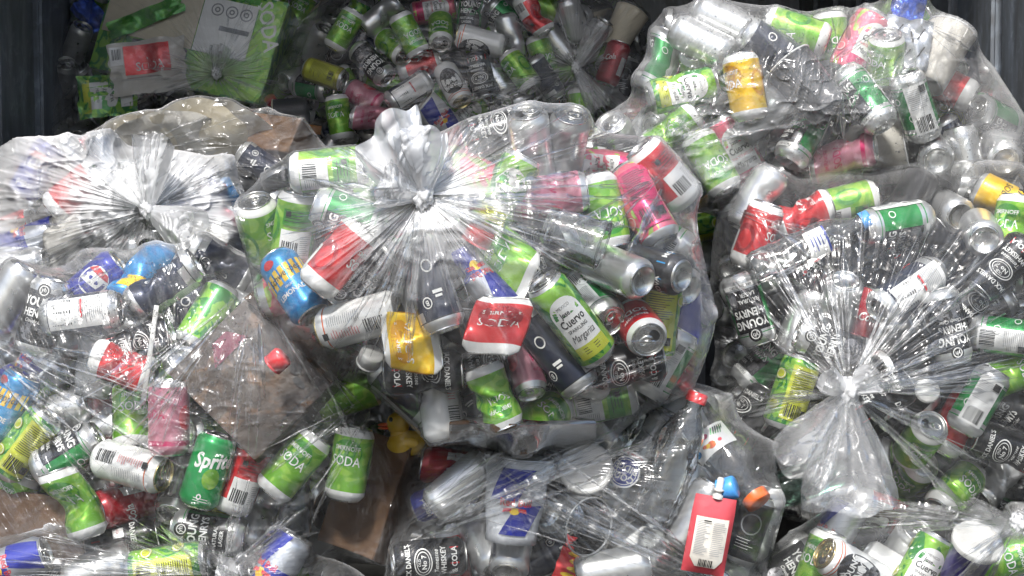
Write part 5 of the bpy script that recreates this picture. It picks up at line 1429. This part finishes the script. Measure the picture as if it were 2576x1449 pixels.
def tuft(bg, ang, length, w0, w1, thick, seed, haze=.45, kx=0, ky=0, lift=.02, curl=0.0, droop=0.0, name='neck', fr=1.6):
    """gathered neck of the bag flaring out beyond its knot: a ruffled tube"""
    NS, NT = 60, 200; s = np.linspace(0, 1, NS); t = np.linspace(0, 2 * math.pi, NT, endpoint=False); S, T = np.meshgrid(s, t, indexing='ij')
    a0 = rad(ang); dx = math.cos(a0) * RIGHT + math.sin(a0) * UP; sx = -math.sin(a0) * RIGHT + math.cos(a0) * UP; to = -FWD
    Wd = w0 + (w1 - w0) * np.sin(np.clip(S, 0, 1) * math.pi * 0.5) ** 1.2; Td = 0.008 + thick * np.sin(S * math.pi * .62)
    ct, st_ = np.cos(T), np.sin(T)
    n1 = vnoise(ct * fr + S * 0.8 + 20, st_ * fr + 7 + S * .5, seed); n2 = vnoise(ct * fr * 2.3 + S * 1.6, st_ * fr * 2.3 + 3, seed + 1); n3 = vnoise(S * 4.5 + ct * 2.0, st_ * 2.0 + 5, seed + 2)
    n4 = vnoise(S * 11 + st_ * 3, ct * 5 + 5, seed + 3)
    ruf = (0.35 + S) * (0.85 * n1 + 0.22 * n2) + 0.35 * np.abs(n3) + 0.10 * np.abs(n4)
    lat = st_ * Wd * (1 + 0.12 * n1 * S + 0.05 * n3); dep = ct * Td * (1 + 0.5 * ruf) + 0.022 * S * ruf
    ln = length * (S + (0.10 * vnoise(ct * 1.1 + 11, st_ * 1.1, seed + 4) + 0.03 * n1) * S) - 0.16 * length * st_ ** 2 * S ** 2 + 0.004 * np.abs(n3)
    base = P(bg.knot[0] + kx, bg.knot[1] + ky, bg.kd - 0.006)
    V = base + ln[..., None] * dx + (lat + curl * S ** 2)[..., None] * sx + (dep + lift * S)[..., None] * to - (droop * S ** 2)[..., None] * UP
    i, j = np.meshgrid(np.arange(NS - 1), np.arange(NT), indexing='ij'); j2 = (j + 1) % NT
    F = np.stack([i * NT + j, i * NT + j2, (i + 1) * NT + j2, (i + 1) * NT + j], -1).reshape(-1, 4).tolist()
    me = mesh('bag_neck', V.reshape(-1, 3), F, ['film_tuft'])
    a = me.attributes.new('haze', 'FLOAT', 'POINT'); a.data.foreach_set('value', np.clip(haze * (1.35 - 0.55 * S) + 0.10 * np.abs(n2), 0, 1).ravel().astype(np.float32))
    a = me.attributes.new('fold', 'FLOAT_VECTOR', 'POINT'); a.data.foreach_set('vector', np.stack([ct, st_, S], -1).reshape(-1).astype(np.float32))
    return ob(name, me, bg.obj)

def h_film(bg, px, py):
    ph, rho, h = bg.fh; a = np.arctan2(py - bg.knot[1], px - bg.knot[0]); r = bg.rho(px, py, bg.knot)
    i = np.round((a + math.pi) / (2 * math.pi) * len(ph)).astype(int) % len(ph); j = np.clip(np.searchsorted(rho, r), 0, len(rho) - 1)
    return h[j, i]

def pleats(bg, fans, seed):
    """small raised film folds that follow the skin, with bright glint streaks painted in as haze; fan = (origin x, y, from, to degrees, how many, nearest, farthest, width mm, haze standing in for glint)"""
    r = np.random.default_rng(seed); V = []; F = []; HZ = []; nb = 0
    for ox, oy, a0, a1, n, l0, l1, wmm, hz in fans:
        n = int(n * 0.5); wmm *= 1.3; hz *= 1.5
        cl = a0 + (a1 - a0) * r.random(max(3, n // 7)); sp = 4.0 + 0.012 * (a1 - a0)      # pleats gather in uneven bunches
        for k in range(n):
            a = rad(-(r.choice(cl) + r.normal(0, sp))); s0 = l0 + (l1 - l0) * 0.5 * r.random() ** 1.6; s1 = s0 + (l1 - s0) * (0.25 + 0.75 * r.random() ** 1.2)
            m = max(8, int((s1 - s0) / 7)); t = np.linspace(0, 1, m); q = s0 + (s1 - s0) * t
            bend = r.normal(0, 0.035); wob = 1.6 * vnoise(q / 46 + 50 * k, q * 0 + k, seed)
            ang = a + bend * t; x = ox + q * np.cos(ang) - wob * np.sin(ang); y = oy + q * np.sin(ang) + wob * np.cos(ang)
            ok = (bg.rho(x, y, bg.knot) < 0.965) & (x > -60) & (x < 2640) & (y > -60) & (y < 1510)
            if not ok[0]: continue
            e = len(ok) if ok.all() else int(np.argmin(ok))
            if e < 6: continue
            x, y, t = x[:e], y[:e], np.linspace(0, 1, e); nx, ny = -np.sin(ang[:e]), np.cos(ang[:e])
            kind = r.random(); kw, kh_ = (0.75, .9) if kind < .22 else (2.0, .50) if kind < .68 else (6.0, .26)
            wd = wmm * kw * (0.6 + 0.8 * r.random()) * FPX / bg.D0 / 1000 * (0.3 + 0.7 * np.sin(np.clip(t * 1.1, 0, 1) * math.pi) ** 0.6) * (0.75 + 0.5 * vnoise(q[:e] / 30, q[:e] * 0 + k, seed + 1))
            side = r.choice((-1, 1)) * 0.12; us = (-.5, -.25 + side, side, .25 + side, .5); hf = [h_film(bg, x + nx * wd * u, y + ny * wd * u) for u in us]
            top = np.maximum.reduce(hf) + 0.0010; rise = wmm * kw / 1000 * (0.2 + 0.3 * r.random()); hk_ = hz * kh_ * (0.4 + r.random()) * (0.6 + 0.5 * vnoise(q[:e] / 25, q[:e] * 0 + k, seed + 2)) * np.sin(np.clip(t * 1.02 + .02, 0, 1) * math.pi) ** .5
            for u, up_, hz_ in zip(us, (0, .6, 1, .6, 0), (0, .55, 1, .55, 0)):
                V.append(P(x + nx * wd * u, y + ny * wd * u, bg.D0 - top - up_ * rise)); HZ.append(hk_ * hz_)
            for c_ in range(4): F += [(nb + c_ * e + i, nb + c_ * e + i + 1, nb + (c_ + 1) * e + i + 1, nb + (c_ + 1) * e + i) for i in range(e - 1)]
            nb += 5 * e
    V = np.concatenate(V); me = mesh('bag_glint_pleats', V, F, ['film_glint_pleat'])  # ribbon haze paints white glint streaks, whatever the sun's angle
    a = me.attributes.new('haze', 'FLOAT', 'POINT'); a.data.foreach_set('value', np.clip(np.concatenate(HZ), 0, 1).astype(np.float32))
    a = me.attributes.new('fold', 'FLOAT_VECTOR', 'POINT'); a.data.foreach_set('vector', (V * 3).ravel().astype(np.float32))
    o = ob('pleats', me, bg.obj); o['kind'] = 'stuff'
    return o

def knot_lump(bg, r=.017, kx=0, ky=0):
    V, F = ellipsoid(1, 1, 1, 26); n = vnoise(V[:, 0] * 3 + 5, V[:, 2] * 5, 3); tw = np.abs(np.sin(np.arctan2(V[:, 1], V[:, 0]) * 4 + V[:, 2] * 3))
    V = V * (r * (0.8 + 0.25 * n + 0.22 * tw))[:, None] * [1, 1, 1.25]
    me = mesh('bag_knot', V @ np.c_[RIGHT, -FWD, UP].T + P(bg.knot[0] + kx, bg.knot[1] + ky, bg.kd - 0.012), F, ['film_tuft'])
    a = me.attributes.new('haze', 'FLOAT', 'POINT'); a.data.foreach_set('value', np.full(len(V), .62, np.float32))
    a = me.attributes.new('fold', 'FLOAT_VECTOR', 'POINT'); a.data.foreach_set('vector', (V / r).ravel().astype(np.float32))
    return ob('knot', me, bg.obj)

for bg in BAGS.values(): film_mesh(bg)
# loose things lying on the outside of a bag
for a_, k_ in LOOSE:
    bg = BAGS[a_[0]]; x_, y_ = 858.67 * a_[2] + a_[4] / 3.0, 483 * a_[3] + a_[5] / 3.0
    hh_ = max(float(h_at(bg, np.array([x_ + u]), np.array([y_ + v]))[0]) for u in (-45, 0, 45) for v in (-80, 0, 80))
    _put(*a_, fixed=bg.D0 - hh_ - 0.016, **k_)
b = BAGS['E']; knot_lump(b); tuft(b, 128, .095, .016, .058, .045, 3, .85, lift=.0, droop=-.02); tuft(b, 95, .075, .014, .045, .035, 9, .8, lift=.0, droop=-.02); tuft(b, 160, .06, .012, .036, .03, 13, .5, lift=.01)
b = BAGS['F']; knot_lump(b, .019); tuft(b, -92, .205, .015, .080, .030, 5, .11, lift=.03, fr=1.9); tuft(b, -128, .16, .013, .055, .022, 15, .11, lift=.04, fr=1.5); tuft(b, 150, .05, .012, .024, .02, 25, .5, lift=.02); tuft(b, 35, .05, .012, .026, .02, 27, .5, lift=.02)
b = BAGS['D']; knot_lump(b, .015); tuft(b, 82, .13, .013, .038, .028, 7, .34, lift=.01, droop=-.01); tuft(b, -28, .11, .013, .050, .030, 17, .45, lift=.02); tuft(b, 122, .10, .010, .040, .02, 19, .26, lift=.0)
b = BAGS['B']; knot_lump(b, .014); tuft(b, -58, .13, .012, .035, .02, 8, .2, lift=.03); tuft(b, 60, .12, .012, .032, .02, 18, .18, lift=.03)
b = BAGS['A']; knot_lump(b, .014); tuft(b, 75, .08, .012, .03, .02, 28, .2, lift=.03)
b = BAGS['H']; knot_lump(b, .012); tuft(b, 60, .03, .009, .02, .012, 29, .3, lift=.03)
b = BAGS['J']; knot_lump(b, .014)

K_ = lambda k: tuple(BAGS[k].knot)
pleats(BAGS['E'], [(*K_('E'), 0, 360, 60, 20, 330, 2.2, .45), (*K_('E'), -28, 24, 70, 30, 640, 1.9, .40), (*K_('E'), -130, -30, 60, 25, 480, 1.7, .32), (*K_('E'), 150, 215, 40, 30, 420, 1.8, .35), (1690, 420, 200, 262, 16, 20, 420, 1.4, .25), (1790, 860, 150, 215, 22, 20, 420, 1.3, .22)], 1)
pleats(BAGS['F'], [(*K_('F'), 0, 75, 90, 25, 560, 1.9, .36), (*K_('F'), 75, 150, 60, 25, 470, 1.7, .30), (*K_('F'), -60, 5, 60, 25, 460, 1.9, .36), (*K_('F'), 150, 215, 40, 25, 330, 1.8, .30), (1830, 520, -60, 10, 16, 10, 340, 1.5, .3)], 2)
pleats(BAGS['D'], [(*K_('D'), 0, 360, 60, 18, 260, 3.0, .4), (*K_('D'), 165, 225, 60, 25, 420, 2.2, .5), (*K_('D'), -20, 50, 40, 25, 260, 2.6, .4)], 3)
pleats(BAGS['G'], [(640, 712, 196, 235, 40, 60, 620, 1.7, .34), (640, 712, 235, 322, 30, 80, 520, 1.2, .22), (-120, 820, -58, -8, 46, 60, 700, 2.1, .42), (560, 1440, 20, 160, 50, 20, 330, 1.8, .38), (960, 980, 180, 250, 26, 20, 420, 1.6, .34), (330, 640, 190, 300, 20, 20, 340, 1.8, .4)], 4)
pleats(BAGS['H'], [(*K_('H'), 0, 180, 60, 15, 300, 1.8, .36), (*K_('H'), 165, 190, 40, 30, 620, 1.9, .42)], 5)
pleats(BAGS['I'], [(820, 1440, 18, 46, 70, 180, 980, 1.9, .40), (1900, 1500, 140, 172, 50, 60, 760, 1.8, .36), (1240, 1165, -60, 30, 30, 20, 420, 1.6, .34)], 6)
pleats(BAGS['J'], [(*K_('J'), 150, 250, 70, 20, 520, 1.9, .36)], 7)
pleats(BAGS['C'], [(1500, 430, 2, 44, 26, 40, 620, 1.8, .34), (2290, 40, 200, 330, 26, 20, 520, 1.6, .32), (2120, 215, 0, 360, 16, 10, 260, 1.6, .3)], 8)
pleats(BAGS['B'], [(*K_('B'), 0, 360, 60, 18, 300, 2.2, .3), (*K_('B'), 170, 240, 30, 20, 420, 2.0, .25)], 9)
pleats(BAGS['A'], [(*K_('A'), 0, 360, 70, 18, 260, 2.2, .35), (20, 420, 20, 60, 20, 20, 300, 2.2, .3)], 10)
pleats(BAGS['R'], [(200, 420, -10, 30, 26, 60, 520, 2.0, .3)], 11)

# ------------------------------------------------------------------ condensation on the film, spilt drink in the bottoms of two bags
def droplets(bg, n, x0, y0, x1, y1, seed):
    r = np.random.default_rng(seed); V = []; F = []
    octv = np.array([(1, 0, 0), (-1, 0, 0), (0, 1, 0), (0, -1, 0), (0, 0, 1), (0, 0, -1)], float); octf = [(0, 2, 4), (2, 1, 4), (1, 3, 4), (3, 0, 4), (2, 0, 5), (1, 2, 5), (3, 1, 5), (0, 3, 5)]
    px = r.uniform(x0, x1, n); py = r.uniform(y0, y1, n); keep = (bg.rho(px, py, bg.knot) < .94) & (vnoise(px / 120, py / 120, seed) > -0.15)
    px, py = px[keep], py[keep]; C = P(px, py, bg.D0 - h_at(bg, px, py) - 0.0030); R = 0.0007 + 0.0014 * r.random(len(px)) ** 3
    for k in range(len(px)): F += [tuple(i + 6 * k for i in f) for f in octf]
    V = (C[:, None, :] + octv[None] * R[:, None, None]).reshape(-1, 3)
    o = ob('condensation', mesh('condensation', V, F, ['drop']), bg.obj); o['kind'] = 'stuff'
droplets(BAGS['C'], 3200, 1600, 40, 2500, 480, 1)
droplets(BAGS['G'], 4200, 100, 660, 900, 1100, 2)

def spill(bg, x0, x1, ytop, label):
    """liquid lying inside the lowest fold of the film: front follows the film, flat top"""
    nx, ny = 60, 16; xs = np.linspace(x0, x1, nx); g, R = bg.rk
    yy = np.linspace(ytop, ytop + 400, 400); bot = []
    for x in xs:
        q = bg.rho(np.full(400, x), yy, bg.knot); k = np.argmax(q > 0.985); bot.append(yy[k] if q.max() > .985 else ytop + 20)
    bot = np.maximum(np.array(bot), ytop + 1); U, T = np.meshgrid(xs, np.linspace(0, 1, ny)); Y = ytop + T * (bot[None, :] - ytop)
    Hh = h_at(bg, U, Y) - 0.006; top = P(U, Y, bg.D0 - Hh); V = top.reshape(-1, 3)
    F = [(j * nx + i, j * nx + i + 1, (j + 1) * nx + i + 1, (j + 1) * nx + i) for j in range(ny - 1) for i in range(nx - 1)]
    bk = V[:nx] + np.array([0, 0.16, 0]); nb = len(V); V = np.r_[V, bk]; F += [(i, nb + i, nb + i + 1, i + 1) for i in range(nx - 1)]
    o = ob('spilt_drink', mesh('spilt_drink', V, F, ['liquid'])); tag(o, label, 'liquid', kind='stuff')
spill(BAGS['E'], 1130, 1500, 1066, 'brown spilt drink pooled in the bottom of the middle bag')
spill(BAGS['F'], 2050, 2420, 1285, 'amber spilt drink pooled in the bottom of the right bag')

# ------------------------------------------------------------------ labels of the cans: look, state, and where needed the order within their bag
ORD = ['', 'first', 'second', 'third', 'fourth', 'fifth', 'sixth', 'seventh', 'eighth', 'ninth', 'tenth', 'eleventh', 'twelfth']
NUM = ['', 'one', 'two', 'three', 'four', 'five', 'six', 'seven', 'eight', 'nine', 'ten', 'eleven', 'twelve']
from collections import defaultdict
grp = defaultdict(list)
for q in RECS:
    st_ = 'flattened ' if q['dk'] == 'f' else 'dented ' if q['dk'] in tuple('abcd') else ''
    end = ', lid outward' if q['tilt'] >= 30 else ', base outward' if q['tilt'] <= -28 else ''
    q['txt'] = st_ + D[q['des']]['desc'] + end; grp[(q['txt'], q['key'])].append(q)
for (txt, key), qs in grp.items():
    qs.sort(key=lambda q: q['px']); n = len(qs); w_ = BAGS[key].where
    for i, q in enumerate(qs):
        if n == 1: lab = f'{txt}, in the {w_}'
        else: lab = f"{txt}, {'leftmost' if i == 0 else 'rightmost' if i == n - 1 else ORD[i + 1] + ' from left'} of {NUM[n]} in {w_}"
        tag(q['o'], lab, 'can', 'drink cans in the ' + w_)
